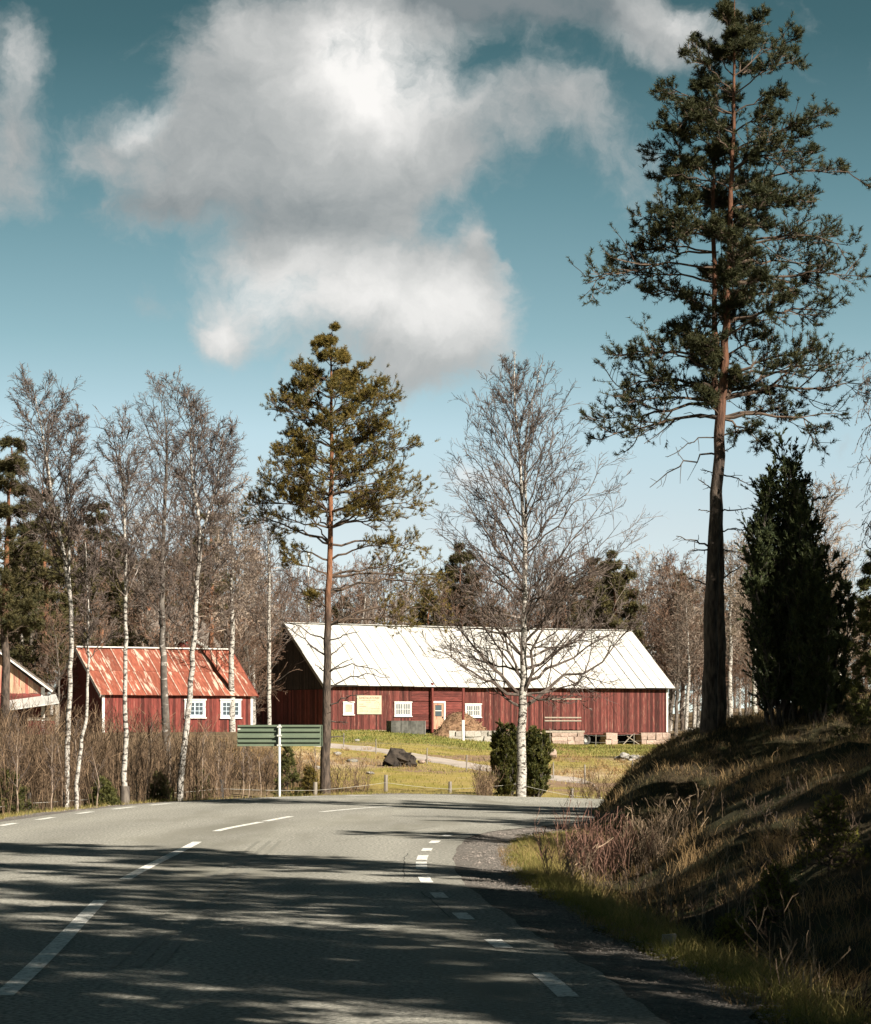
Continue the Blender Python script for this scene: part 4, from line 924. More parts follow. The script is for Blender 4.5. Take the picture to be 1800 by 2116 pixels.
# ------------------------------------------------------------------ trees
def bark(name, lo, hi, up_lo, up_hi, z0, z1, stretch=(6, 6, 1.2), ns=3):
    """bark that changes colour with height above the ground (lo: lower trunk, up: upper trunk)"""
    m = material(name, lo, hi, scale=stretch, nscale=ns, detail=6, rough=.95, bump=1.0)
    nt = m.node_tree; b = nt.nodes['Principled BSDF']; src = b.inputs['Base Color'].links[0].from_socket; fac = src.node.inputs[0].links[0].from_socket
    N = nt.nodes.new; L = nt.links.new
    n2 = N('ShaderNodeMix'); n2.data_type = 'RGBA'; L(fac, n2.inputs[0]); n2.inputs[6].default_value = (*up_lo, 1); n2.inputs[7].default_value = (*up_hi, 1)
    tc = N('ShaderNodeTexCoord'); sp = N('ShaderNodeSeparateXYZ'); L(tc.outputs['Object'], sp.inputs[0])
    nz = N('ShaderNodeTexNoise'); nz.inputs['Scale'].default_value = 1.5; L(tc.outputs['Object'], nz.inputs['Vector'])
    ad = N('ShaderNodeMath'); ad.operation = 'MULTIPLY_ADD'; L(nz.outputs[0], ad.inputs[0]); ad.inputs[1].default_value = (z1 - z0) * .8; L(sp.outputs[2], ad.inputs[2])
    mr = N('ShaderNodeMapRange'); L(ad.outputs[0], mr.inputs[0]); mr.inputs[1].default_value = z0 + (z1 - z0) * .4; mr.inputs[2].default_value = z1 + (z1 - z0) * .4
    mx = N('ShaderNodeMix'); mx.data_type = 'RGBA'; L(mr.outputs[0], mx.inputs[0]); L(src, mx.inputs[6]); L(n2.outputs[2], mx.inputs[7]); L(mx.outputs[2], b.inputs['Base Color'])
    return m
PINEBARK = bark('pine_bark', (.030, .024, .020), (.10, .078, .062), (.062, .030, .018), (.125, .058, .033), 4.2, 6.8)
PINEBARK_LOW = bark('pine_bark_small', (.030, .024, .020), (.095, .072, .057), (.13, .056, .028), (.22, .10, .052), 4.2, 6.5)
PINETWIG = material('pine_twig', (.045, .033, .025), (.10, .07, .05), nscale=6, rough=.95)
DEADWOOD = material('dead_branch', (.032, .027, .023), (.075, .063, .054), nscale=6, rough=.95)
BIRCHBARK = material('birch_bark', (.17, .16, .145), (.41, .385, .35), nscale=5, rough=.85, scale=(5, 5, 5), lo=.32, hi=.6, c3=(.045, .040, .035), n3=3.0, lo3=.50, hi3=.60, s3=(2.2, 2.2, 5.5), bump=.3)
BIRCHDARK = material('dark_birch_bark', (.055, .048, .042), (.13, .115, .10), nscale=4, rough=.9, c3=(.28, .26, .24), n3=2, lo3=.58, hi3=.66, s3=(2, 2, 5))
BIRCHLIMB = material('birch_limb', (.045, .034, .028), (.11, .088, .075), nscale=8, rough=.9, c3=(.25, .22, .20), n3=3, lo3=.6, hi3=.7)
BIRCHTWIG = material('birch_twig', (.062, .048, .041), (.112, .088, .076), nscale=3, rough=.9, tintval=.3)
BROWNTWIG = material('alder_twig', (.085, .050, .034), (.15, .093, .064), nscale=.6, rough=.95, tintval=.35, rand=.2)
PALETWIG = material('pale_twig', (.15, .115, .090), (.25, .20, .16), nscale=.6, rough=.95, tintval=.3, rand=.15)
GREYBARK = material('grey_bark', (.06, .05, .043), (.14, .12, .10), nscale=4, rough=.95, scale=(3, 3, 1))
def needles(name, a, b, t, rand=0.0): return material(name, a, b, nscale=.8, rough=.65, tint=t, transl=.22, spec=.25, rand=rand)
NEEDLE_DARK = needles('pine_needles', (.013, .022, .010), (.024, .031, .013), (.058, .054, .018))
NEEDLE_OLIVE = needles('olive_pine_needles', (.034, .042, .013), (.070, .062, .018), (.195, .135, .028))
NEEDLE_FAR = needles('far_pine_needles', (.028, .036, .015), (.055, .052, .022), (.10, .082, .030), .2)
JUNIPER = needles('juniper_needles', (.016, .028, .014), (.030, .044, .020), (.062, .072, .024))
SPRUCE = needles('spruce_needles', (.024, .036, .012), (.045, .055, .018), (.12, .115, .03))

def unit(v): return v / (np.linalg.norm(v, axis=-1, keepdims=True) + 1e-9)
def interp_path(P, t):
    """P (B,m,3), t (B,K) in 0..1 -> position, tangent (B,K,3)"""
    m = P.shape[1]; s = t * (m - 1); i = np.clip(s.astype(int), 0, m - 2); f = (s - i)[..., None]; bi = np.arange(len(P))[:, None]
    return P[bi, i] * (1 - f) + P[bi, i + 1] * f, unit(P[bi, i + 1] - P[bi, i])
def interp_r(R, t):
    m = R.shape[1]; s = t * (m - 1); i = np.clip(s.astype(int), 0, m - 2); f = s - i; bi = np.arange(len(R))[:, None]; return R[bi, i] * (1 - f) + R[bi, i + 1] * f
def plen(P): return np.linalg.norm(np.diff(P, axis=1), axis=2).sum(1)
def spawn(r, P, R, K, t0, t1, ratio, ang, m=4, up=0.0, wig=.12, flat=1.0, taper=.55, rr=.55, rend=.003, lmin=.0, jit=.35, aj=.25, rmax=9.):
    B = len(P)
    t = t0 + (t1 - t0) * (np.arange(K)[None] + r.random((B, K))) / K
    p, T = interp_path(P, t)
    q = r.normal(size=p.shape); q[..., 2] *= flat; q = q - (q * T).sum(-1, keepdims=True) * T; q = unit(q)
    a = ang * (1 + aj * r.normal(size=(B, K)))[..., None]; d = unit(np.cos(a) * T + np.sin(a) * q)
    ln = np.maximum(lmin, plen(P)[:, None] * ratio * (1 - taper * (t - t0) / max(1e-6, (t1 - t0))) * np.clip(1 + jit * r.normal(size=(B, K)), .35, 1.8))
    p = p.reshape(-1, 3); d = d.reshape(-1, 3); ln = ln.reshape(-1); out = [p]
    for k in range(m - 1):
        d = unit(d + np.array([0, 0, up]) / (m - 1) + wig * r.normal(size=d.shape)); p = p + d * (ln / (m - 1))[:, None]; out.append(p)
    r0 = np.minimum(rmax, np.maximum(rend * 1.2, interp_r(R, t).reshape(-1) * rr)); Rn = r0[:, None] + (rend - r0)[:, None] * np.linspace(0, 1, m)[None]
    return np.stack(out, 1), Rn
def bez(a, c, b, n=8):
    t = np.linspace(0, 1, n)[:, None]; return (1 - t)**2 * np.asarray(a) + 2 * t * (1 - t) * np.asarray(c) + t**2 * np.asarray(b)
def trunk_path(pts, n=24, wob_=.0, r=None):
    P = np.array(pts, float); s = np.concatenate([[0], np.cumsum(np.linalg.norm(np.diff(P[:, :3], axis=0), axis=1))]); t = np.linspace(0, s[-1], n)
    o = np.stack([np.interp(t, s, P[:, i]) for i in range(P.shape[1])], -1)
    for _ in range(2): o[1:-1] = .5 * o[1:-1] + .25 * (o[:-2] + o[2:])
    if r is not None: o[1:-1, :2] += r.normal(scale=wob_, size=(n - 2, 2))
    return o[:, :3], o[:, 3]

def tufts(mb, r, pos, dirn, n=10, ln=.075, w=.008, ang=1.0, tint=None, mat=0):
    """brushes of needles round shoots: one thin triangle each"""
    B = len(pos)
    if B == 0: return
    T = unit(dirn)[:, None]; q = r.normal(size=(B, n, 3)); q = q - (q * T).sum(-1, keepdims=True) * T; q = unit(q)
    a = ang * r.uniform(.5, 1.35, (B, n, 1)); d = np.cos(a) * T + np.sin(a) * q
    l = ln * r.uniform(.7, 1.25, (B, n, 1)); b = pos[:, None] + T * ln * r.uniform(-.5, .7, (B, n, 1))
    side = unit(np.cross(d, r.normal(size=(B, n, 3)))) * w * .5
    v = np.stack([b - side, b + side, b + d * l], 2).reshape(-1, 3)
    tt = r.random(B) if tint is None else tint
    mb.add(v, np.arange(B * n * 3).reshape(-1, 3), mat, np.clip(np.repeat(tt, n * 3) + np.repeat(r.normal(scale=.12, size=B * n), 3), 0, 1))

def shoots_of_pine(r, PR, RR, dens=1.0, sec=10, ter=6, l2=.42, l3=.30, flat=.35, t0=.28):
    P2, R2 = spawn(r, PR, RR, sec, t0, .98, l2, .80, 5, .25, .14, flat, .55, .55, .006)
    P3, R3 = spawn(r, P2, R2, ter, .2, 1, .5, .75, 4, .45, .16, .6, .4, .6, .004, lmin=.10)
    return P2, R2, P3, R3
def pine_crown(name_root, r, prim, needle_mat, twig_mat, tl=.075, tn=11, sec=10, ter=6, nw=.009, l2=.42, per=3, fol=None, parent=None, t0=.28, warm=None):
    """limbs, twigs and needle brushes of a pine from its primary branches"""
    PR = np.stack([p for p, _ in prim]); RR = np.stack([q for _, q in prim])
    tw = MB(); tw.tubes(PR, RR, 5); nd = MB()
    P2, R2, P3, R3 = shoots_of_pine(r, PR, RR, sec=sec, ter=ter, l2=l2, t0=t0)
    tw.tubes(P2, R2, 3); tw.tubes(P3, R3, 3)
    E = [(PR, 1), (P2, 2), (P3, per)]
    for P, k in E:
        t = 1 - r.random((len(P), k))**1.5 * (.55 if P is P3 else .2 if P is P2 else .06); t[:, 0] = 1
        p, T = interp_path(P, t); T = T + np.array([0, 0, .35]); g = np.repeat(r.random(len(P))[:, None], k, 1) * .5 + r.random((len(P), k)) * .5
        if warm is not None: g = np.clip(g * .8 + warm(p) * .45, 0, 1)
        tufts(nd, r, p.reshape(-1, 3), T.reshape(-1, 3), tn, tl, nw, 1.0, g.reshape(-1))
    tw.obj('limbs', twig_mat, parent); nd.obj('crown', needle_mat, parent)

def build_tall_pines():
    r = np.random.default_rng(101); d = 52.0; u = d / F
    bx = (1466 - CX) * u; bz = gz(bx, d)
    X = lambda px: (px - 1466) * u
    Z = lambda py: 1.6 - (py - HZ) * u - bz
    def grow(name, label, cat_pts, branches, extra, base, deadb, yoff, shift):
        T = thing(name, label, 'tree', (bx + shift[0], d + shift[1], gz(bx + shift[0], d + shift[1]) - .03), 0, None); dz = bz - T.location.z
        off = np.array([-shift[0], 0, dz])
        P, R = trunk_path([(X(a) - shift[0], 0 if b < 1450 else 0, Z(b) + dz, w * u / 2) for a, b, w in cat_pts], 40, .012, r); P[0, 2] = -.25
        m = MB(); m.tubes(P, R, 12); m.obj('trunk', PINEBARK, T, True)
        def onT(py): i = np.argmin(np.abs(P[:, 2] - (Z(py) + dz))); return P[i], R[i]
        prim = []
        for ty, tx, tipy in branches:
            a, ra = onT(ty); b = np.array([X(tx), r.uniform(-.55, .55), Z(tipy)]) + off; L = np.linalg.norm(b - a)
            c = mix(a, b, .5) + np.array([0, r.uniform(-.2, .2), .10 * L + r.uniform(-.05, .1) * L]); p = bez(a, c, b, 9); p[1:-1] += r.normal(scale=.018 * L, size=(7, 3))
            prim.append((p, np.linspace(min(ra * .55, .012 + .013 * L), .006, 9)))
        for ty, n, lmin, lmax in extra:                 # boughs towards and away from the road
            for k in range(n):
                a, ra = onT(ty + r.uniform(-22, 22)); az = r.choice([PI / 2, -PI / 2]) + r.normal(scale=.6); L = r.uniform(lmin, lmax)
                b = a + np.array([math.cos(az) * L, math.sin(az) * L, r.uniform(.0, .5) * L]); p = bez(a, mix(a, b, .5) + [0, 0, .12 * L], b, 9); p[1:-1] += r.normal(scale=.02 * L, size=(7, 3))
                prim.append((p, np.linspace(min(ra * .5, .01 + .012 * L), .006, 9)))
        warm = lambda p: np.clip((5.8 - p[..., 2]) / 2.5, 0, 1) * (p[..., 0] < .1)
        pine_crown(name, r, prim, NEEDLE_DARK, PINETWIG, .078, 11, 10, 7, .0130, .35, 3, parent=T, warm=warm)
        db = MB()
        for ty, tx, tipy, sag, thick in deadb:
            a, ra = onT(ty); b = np.array([X(tx), r.uniform(-.3, .3), Z(tipy)]) + off; L = np.linalg.norm(b - a); p = bez(a, mix(a, b, .45) + [0, 0, sag * L], b, 9); p[1:-1] += r.normal(scale=.02 * L, size=(7, 3))
            R_ = np.linspace(thick, .007, 9); db.tubes(p[None], R_[None], 6); q, s = spawn(r, p[None], R_[None], 7, .35, 1, .2, .8, 3, -.1, .25, 1, .4, .5, .004); db.tubes(q, s, 4)
        if deadb: db.obj('dead_branches', DEADWOOD, T)
        return T
    A = [(1464, 1530, 38), (1465, 1500, 34), (1469, 1300, 29), (1474, 1147, 26), (1485, 947, 24), (1497, 760, 17), (1503, 600, 14), (1508, 480, 11), (1514, 330, 9), (1517, 180, 6), (1518, 60, 4), (1518, 0, 2)]
    brA = [(70, 1582, 25), (40, 1500, 14), (95, 1490, 30), (110, 1560, 60), (140, 1455, 85), (165, 1650, 66), (180, 1420, 112), (200, 1640, 130), (215, 1445, 175), (235, 1615, 195), (255, 1362, 188), (265, 1595, 250), (315, 1713, 232), (325, 1680, 275), (350, 1560, 330), (345, 1680, 318), (405, 1771, 345), (415, 1690, 410),
           (430, 1640, 425), (495, 1732, 480), (515, 1748, 512), (540, 1700, 555), (578, 1778, 572), (590, 1700, 590), (625, 1640, 600), (655, 1713, 655), (700, 1600, 640), (735, 1590, 690), (775, 1680, 720), (812, 1790, 795), (800, 1650, 760), (815, 1720, 745), (842, 1590, 805), (850, 1640, 840), (862, 1709, 885), (880, 1575, 925), (240, 1420, 215), (300, 1440, 260), (385, 1600, 380), (460, 1590, 450)]
    exA = [(60, 3, .15, .4), (130, 4, .3, .8), (200, 3, .5, 1.0), (270, 3, .5, 1.1), (340, 3, .6, 1.3), (410, 3, .6, 1.3), (490, 5, .6, 1.4), (570, 4, .6, 1.3), (650, 3, .5, 1.2), (750, 3, .6, 1.3), (830, 2, .6, 1.1)]
    dA = [(955, 1345, 1005, .22, .022), (850, 1331, 917, .25, .026), (900, 1378, 945, .2, .015), (975, 1453, 968, .05, .012), (1005, 1445, 990, .05, .012), (1060, 1444, 1053, 0, .012), (1118, 1396, 1109, .12, .022), (1150, 1421, 1140, .1, .02), (1200, 1420, 1194, .1, .018), (1000, 1555, 1000, .08, .017), (1062, 1560, 1052, .1, .018), (1108, 1552, 1098, .1, .018), (1150, 1535, 1140, .05, .015), (1215, 1530, 1170, .05, .022), (930, 1520, 920, .1, .014), (900, 1560, 890, .1, .02)]
    grow('pine_tree', 'tallest pine in front, its forked looking trunk rising from the grassy mound', A, brA, exA, 1530, dA, 0, (0, 0))
    Bp = [(1498, 1520, 26), (1497, 1468, 23), (1495, 1250, 20), (1493, 1147, 19), (1490, 950, 17), (1485, 760, 13), (1483, 550, 10), (1481, 400, 8), (1480, 290, 4)]
    brB = [(270, 1405, 258), (300, 1366, 250), (345, 1362, 300), (360, 1420, 330), (395, 1366, 342), (420, 1320, 446), (430, 1410, 410), (480, 1360, 460), (505, 1268, 513), (520, 1330, 500), (548, 1213, 580), (570, 1300, 545), (612, 1345, 595), (640, 1420, 610), (662, 1385, 688), (700, 1410, 690), (745, 1268, 733), (760, 1340, 720), (790, 1268, 800), (805, 1345, 790), (815, 1231, 878), (830, 1300, 830), (850, 1244, 905), (640, 1540, 620), (690, 1550, 660), (560, 1560, 540)]
    exB = [(330, 3, .4, .8), (400, 4, .5, 1.0), (480, 4, .5, 1.2), (560, 4, .6, 1.2), (650, 2, .5, 1.0), (760, 3, .5, 1.1), (820, 2, .5, 1.0)]
    grow('pine_tree', 'slimmer orange barked pine trunk standing right behind the tallest pine', Bp, brB, exB, 1520, [], 0, (X(1497), .55))
build_tall_pines()

def build_mid_pine():
    r = np.random.default_rng(55); d = 78.0; u = d / F; bx = (672 - CX) * u; bz = gz(bx, d)
    X = lambda px: (px - 672) * u
    Z = lambda py: 1.6 - (py - HZ) * u - bz
    T = thing('pine_tree', 'olive green pine standing behind the road sign by the bend', 'tree', (bx, d, bz - .05))
    P, R = trunk_path([(X(a), 0, Z(b) + .05, w * u / 2) for a, b, w in [(671, 1660, 25), (672, 1608, 21), (675, 1450, 17), (677, 1319, 15), (681, 1130, 11), (684, 980, 9), (684, 850, 6), (684, 750, 4), (684, 690, 2)]], 30, .012, r); P[0, 2] = -.3
    m = MB(); m.tubes(P, R, 11); m.obj('trunk', PINEBARK_LOW, T, True)
    def onT(py): i = np.argmin(np.abs(P[:, 2] - Z(py))); return P[i], R[i]
    br = [(745, 712, 725), (735, 652, 712), (800, 735, 772), (795, 645, 771), (840, 785, 788), (850, 811, 798), (855, 620, 800), (875, 820, 830), (850, 594, 804), (890, 564, 842), (870, 760, 820), (905, 598, 895), (925, 817, 895), (940, 790, 880), (945, 571, 937), (960, 852, 925), (965, 620, 930), (985, 843, 975), (1000, 800, 945), (1029, 545, 1000), (1025, 862, 1013), (1058, 876, 1040), (1064, 521, 1040), (1050, 600, 1015), (1090, 820, 1075), (1085, 780, 1050), (1110, 572, 1087), (1134, 500, 1060), (1131, 876, 1128), (1120, 633, 1060),
          (1145, 800, 1120), (1160, 585, 1128), (1178, 906, 1192), (1190, 840, 1165), (1196, 590, 1155), (1225, 903, 1216), (1296, 906, 1262), (1300, 852, 1290), (1270, 640, 1230)]
    prim = []
    for ty, tx, tipy in br:
        a, ra = onT(ty); b = np.array([X(tx), r.uniform(-.6, .6), Z(tipy)]); L = np.linalg.norm(b - a); c = mix(a, b, .55) + np.array([0, 0, (.10 if ty < 1200 else .2) * L]); p = bez(a, c, b, 9); p[1:-1] += r.normal(scale=.016 * L, size=(7, 3)); prim.append((p, np.linspace(min(ra * .5, .012 + .014 * L), .006, 9)))
    for i in range(74):                                 # the even cone of boughs round the stem
        ty = 700 + 400 * ((i + r.random()) / 74)**.85; a, ra = onT(ty); az = i * 2.399 + r.normal(scale=.25); w = np.interp(ty, [690, 740, 800, 850, 900, 1000, 1060, 1130], [8, 34, 84, 108, 125, 145, 160, 165]) * r.uniform(.55, 1.0) * u
        b = a + np.array([math.cos(az) * w, math.sin(az) * w, w * (r.uniform(.25, .6) + max(0, (760 - ty) / 60))]); p = bez(a, mix(a, b, .5) - [0, 0, .04 * w], b, 9); p[1:-1] += r.normal(scale=.015 * w, size=(7, 3)); prim.append((p, np.linspace(min(ra * .5, .008 + .011 * w), .005, 9)))
    pine_crown('x', r, prim, NEEDLE_OLIVE, PINETWIG, .078, 9, 10, 6, .0145, .34, 3, parent=T, t0=.42)
    db = MB()
    for ty, tx, tipy, sag in [(1214, 572, 1170, -.05), (1320, 579, 1275, .05), (1343, 576, 1272, -.08), (1250, 600, 1195, 0), (1395, 805, 1395, .3), (1421, 805, 1396, .28), (1345, 715, 1322, 0), (1385, 730, 1358, .1), (1440, 760, 1428, .1), (1500, 720, 1490, .1), (1400, 650, 1370, .1), (1350, 640, 1330, .05), (1530, 715, 1520, .1), (1290, 740, 1260, .05), (1265, 600, 1225, .0), (1230, 780, 1205, .15), (1330, 745, 1300, 0)]:
        a, ra = onT(ty); b = np.array([X(tx), r.uniform(-.5, .5), Z(tipy)]); L = np.linalg.norm(b - a); p = bez(a, mix(a, b, .5) + [0, 0, sag * L], b, 9); p[1:-1] += r.normal(scale=.02 * L, size=(7, 3)); R_ = np.linspace(.024, .007, 9); db.tubes(p[None], R_[None], 5); q, s = spawn(r, p[None], R_[None], 7, .35, 1, .22, .8, 3, 0, .25, 1, .4, .5, .004); db.tubes(q, s, 3)
    db.obj('dead_branches', DEADWOOD, T)
build_mid_pine()

def bare_tree(T, r, stems, limbs, bark_m, limb_m, twig_m, k2=9, k3=7, k4=4, l2=.42, l3=.42, l4=.5, up=.25, droop=0.0, tw=.0035, ang2=.65, sides=10, t20=.2):
    """leafless tree. stems: list of (path, radii); limbs: list of (path, radii)"""
    m = MB()
    for P, R in stems: m.tubes(P[None], R[None], sides)
    m.obj('trunk', bark_m, T, True)
    LP = np.stack([p for p, _ in limbs]); LR = np.stack([q for _, q in limbs])
    b = MB(); b.tubes(LP, LR, 5)
    P2, R2 = spawn(r, LP, LR, k2, t20, .98, l2, ang2, 5, up, .10, 1, .5, .6, .005, rmax=.02); b.tubes(P2, R2, 4); b.obj('branches', limb_m, T)
    c = MB(); P3, R3 = spawn(r, P2, R2, k3, .15, 1, l3, .6, 4, up * .5 - droop, .14, 1, .4, .7, tw, lmin=.12, rmax=.009); c.tubes(P3, R3, 3, 0, r.random(len(P3)))
    if k4:
        P4, R4 = spawn(r, P3, R3, k4, .2, 1, l4, .6, 3, -droop * 1.5, .16, 1, .3, .8, tw * .8, lmin=.08, rmax=.006); c.tubes(P4, R4, 3, 0, r.random(len(P4)))
    c.obj('twigs', twig_m, T)
def limb(r, a, b, sag, r0, n=8, rend=.006, wig=.018):
    a = np.asarray(a, float); b = np.asarray(b, float); L = np.linalg.norm(b - a); p = bez(a, mix(a, b, .5) + np.array([0, 0, -sag * L]), b, n); p[1:-1] += r.normal(scale=wig * L, size=(n - 2, 3)); return p, np.linspace(r0, rend, n)
def profile_limbs(r, P, R, z0, z1, n, width, rise=1.1, dr=.5, outl=None, sag=.08, thick=.3):
    """limbs up a trunk: width(f, side) gives the reach at relative height f of the crown"""
    out = []
    for i in range(n):
        f = (i + r.random()) / n; z = z0 + (z1 - z0) * f; k = int(np.argmin(np.abs(P[:, 2] - z))); a = P[k]
        az = i * 2.399 + r.normal(scale=.4); w = width(f, math.cos(az)) * r.uniform(.75, 1.1)
        b = a + np.array([math.cos(az) * w, math.sin(az) * w * .85, w * rise * (1 + .5 * f) * r.uniform(.7, 1.25)]); out.append(limb(r, a, b, sag, min(R[k] * .5, .008 + .011 * w)))
    return out

def build_birch():
    r = np.random.default_rng(77); d = 84.0; u = d / F; bx = (1076 - CX) * u; bz = gz(bx, d)
    X = lambda px: (px - 1076) * u
    Z = lambda py: 1.6 - (py - HZ) * u - bz
    T = thing('birch_tree', 'large bare birch with white trunk in front of the barn roof', 'tree', (bx, d, bz))
    P, R = trunk_path([(X(a), 0, Z(b), w * u / 2) for a, b, w in [(1076, 1646, 24), (1077, 1600, 20), (1078, 1500, 19), (1082, 1440, 17), (1083, 1300, 12), (1086, 1148, 9), (1080, 1044, 7.5), (1076, 969, 6), (1066, 870, 4), (1062, 800, 3), (1064, 727, 1.5)]], 36, .01, r); P[0, 2] = -.2
    P2, R2 = trunk_path([(X(a), c, Z(b), w * u / 2) for a, b, c, w in [(1086, 1148, 0, 7), (1088, 1080, .1, 6), (1084, 960, .15, 5), (1090, 880, .2, 3.5), (1104, 810, .2, 2.5), (1120, 748, .2, 1.5)]], 20, .01, r)
    limbs = []
    def onT(py): i = np.argmin(np.abs(P[:, 2] - Z(py))); return P[i], R[i]
    # limbs read off the photograph: foot on the trunk, tip
    for ty, tx, ty2 in [(1440, 874, 1322), (1445, 905, 1245), (1430, 935, 1290), (1450, 960, 1330), (1440, 1240, 1390), (1450, 1330, 1270), (1435, 1215, 1440), (1400, 1290, 1285), (1380, 1310, 1235), (1350, 1250, 1290), (1330, 1180, 1330), (1300, 905, 1290), (1270, 912, 1190), (1240, 905, 1100), (1220, 930, 1080), (1300, 1299, 1105), (1265, 1280, 1080), (1240, 1240, 1140), (1215, 1268, 1000), (1190, 935, 1000), (1170, 945, 930), (1150, 1254, 955), (1140, 1200, 960), (1120, 960, 905), (1090, 1180, 880), (1080, 1160, 850), (1060, 975, 870), (1040, 1005, 810), (1020, 1150, 820), (980, 1010, 790), (960, 1130, 770), (930, 1030, 760), (900, 1100, 770), (1350, 980, 1240), (1380, 940, 1340), (1330, 1230, 1160), (1200, 990, 1080), (1270, 1190, 1120), (1440, 1150, 1180), (1420, 1000, 1210), (860, 1045, 742), (840, 1085, 752)]:
        a, ra = onT(ty); b = np.array([X(tx), r.uniform(-.9, .9), Z(ty2)]); L = np.linalg.norm(b - a); limbs.append(limb(r, a, b, .09, min(ra * .5, .012 + .0125 * L), 9, .006, .02))
    W = lambda f, s: mix(2.4, .5, f**.8)
    limbs += [(np.array([bez(p[0], p[4], p[-1], 9)])[0], np.linspace(q[0], .006, 9)) for p, q in profile_limbs(r, P, R, Z(1430), Z(790), 34, W, 1.15)]
    bare_tree(T, r, [(P, R), (P2, R2)], limbs, BIRCHBARK, BIRCHLIMB, BIRCHTWIG, 9, 7, 4, .34, .42, .5, .30, -.03, .0042)
build_birch()

def left_birches():
    specs = [  # label, d, trunk pixels (x,y,width), crown bottom px, n limbs, reach px, bark, extra stem
        ('tall bare birch forking high above the left thicket', 62, [(137, 1668, 12), (139, 1560, 11), (145, 1404, 10), (150, 1268, 9), (144, 1233, 9), (129, 1126, 7.5), (110, 1046, 6.5), (98, 964, 5), (88, 890, 3.2), (73, 818, 1.5)], 1230, 32, 84, BIRCHBARK, [(146, 1233, 6.5), (141, 1100, 5), (137, 964, 3.5), (150, 900, 2), (165, 860, 1)], 8),
        ('thin white birch leaning right next to the forked birch', 58, [(158, 1664, 9), (160, 1590, 8.5), (177, 1496, 7), (182, 1400, 5.5), (184, 1302, 4.5), (180, 1200, 3), (176, 1120, 1)], 1380, 18, 46, BIRCHBARK, None, 5),
        ('slender white birch with a grey sleeve round its foot', 61, [(258, 1658, 13), (258, 1560, 11), (259, 1450, 9.5), (260, 1302, 8), (260, 1178, 6.5), (257, 1025, 4.5), (250, 950, 2.5), (243, 895, 1)], 1270, 28, 74, BIRCHBARK, None, 7),
        ('dark stemmed birch between the white birches before the rusty roof', 88, [(346, 1580, 20), (343, 1489, 17), (338, 1380, 14), (335, 1268, 12), (335, 1208, 10), (338, 1080, 8), (346, 964, 6), (344, 900, 3.5), (340, 828, 1.2)], 1330, 34, 88, BIRCHDARK, None, 8),
        ('leaning white birch nearest to the road sign', 66, [(371, 1650, 15), (378, 1560, 13), (391, 1455, 12), (398, 1360, 11), (405, 1285, 10), (404, 1239, 9.5), (416, 1101, 7.5), (404, 1020, 6), (390, 960, 4.5), (396, 900, 3), (399, 838, 1.2)], 1320, 34, 82, BIRCHBARK, [(414, 1110, 6), (430, 1060, 5), (448, 990, 3.6), (458, 900, 1.2)], 8),
        ('slim white birch in front of the dark barn gable', 150, [(556, 1500, 9), (556, 1400, 8.5), (556, 1250, 7), (556, 1160, 4.5), (553, 1085, 1.5)], 1380, 28, 60, BIRCHBARK, None, 6)]
    for i, (lab, d, tp, cb, n, reach, bk, st, k) in enumerate(specs):
        r = np.random.default_rng(300 + i); u = d / F; px0 = tp[0][0]; bx = (px0 - CX) * u; bz = gz(bx, d)
        X = lambda px: (px - px0) * u
        Z = lambda py: 1.6 - (py - HZ) * u - bz
        T = thing('birch_tree', lab, 'tree', (bx, d, bz), 0, 'birches among the left thicket' if i < 5 else None)
        P, R = trunk_path([(X(a), 0, Z(b), w * u / 2) for a, b, w in tp], 28, .01, r); P[0, 2] = -.25; stems = [(P, R)]
        top = tp[-1][1]; zb, zt = Z(cb), Z(top + 25); W = lambda f, s: reach * u * mix(1.25, .5, f**1.2)
        limbs = profile_limbs(r, P, R, zb, zt, n, W, 1.2, sag=.03)
        if st:
            P2, R2 = trunk_path([(X(a), .15 * j, Z(b), w * u / 2) for j, (a, b, w) in enumerate(st)], 16, .01, r); stems.append((P2, R2)); limbs += profile_limbs(r, P2, R2, P2[2, 2], P2[-2, 2], n // 2, lambda f, s: reach * u * mix(.9, .35, f), 1.3)
        bare_tree(T, r, stems, limbs, bk, BIRCHLIMB, BIRCHTWIG, k, 6, 4, .40, .50, .6, .22, .10 if i in (0, 2, 3) else .03, .0034 if d < 100 else .006)
        if i == 2:
            m = MB(); m.tubes(np.array([[0, 0, -.1], [0, 0, .42]]), np.array([.11, .10]), 10); tag(m.obj('trunk_sleeve', GREYBARK, None, True, loc=(bx, d, bz)), 'grey protective sleeve around the foot of the slender birch', 'sleeve')
left_birches()

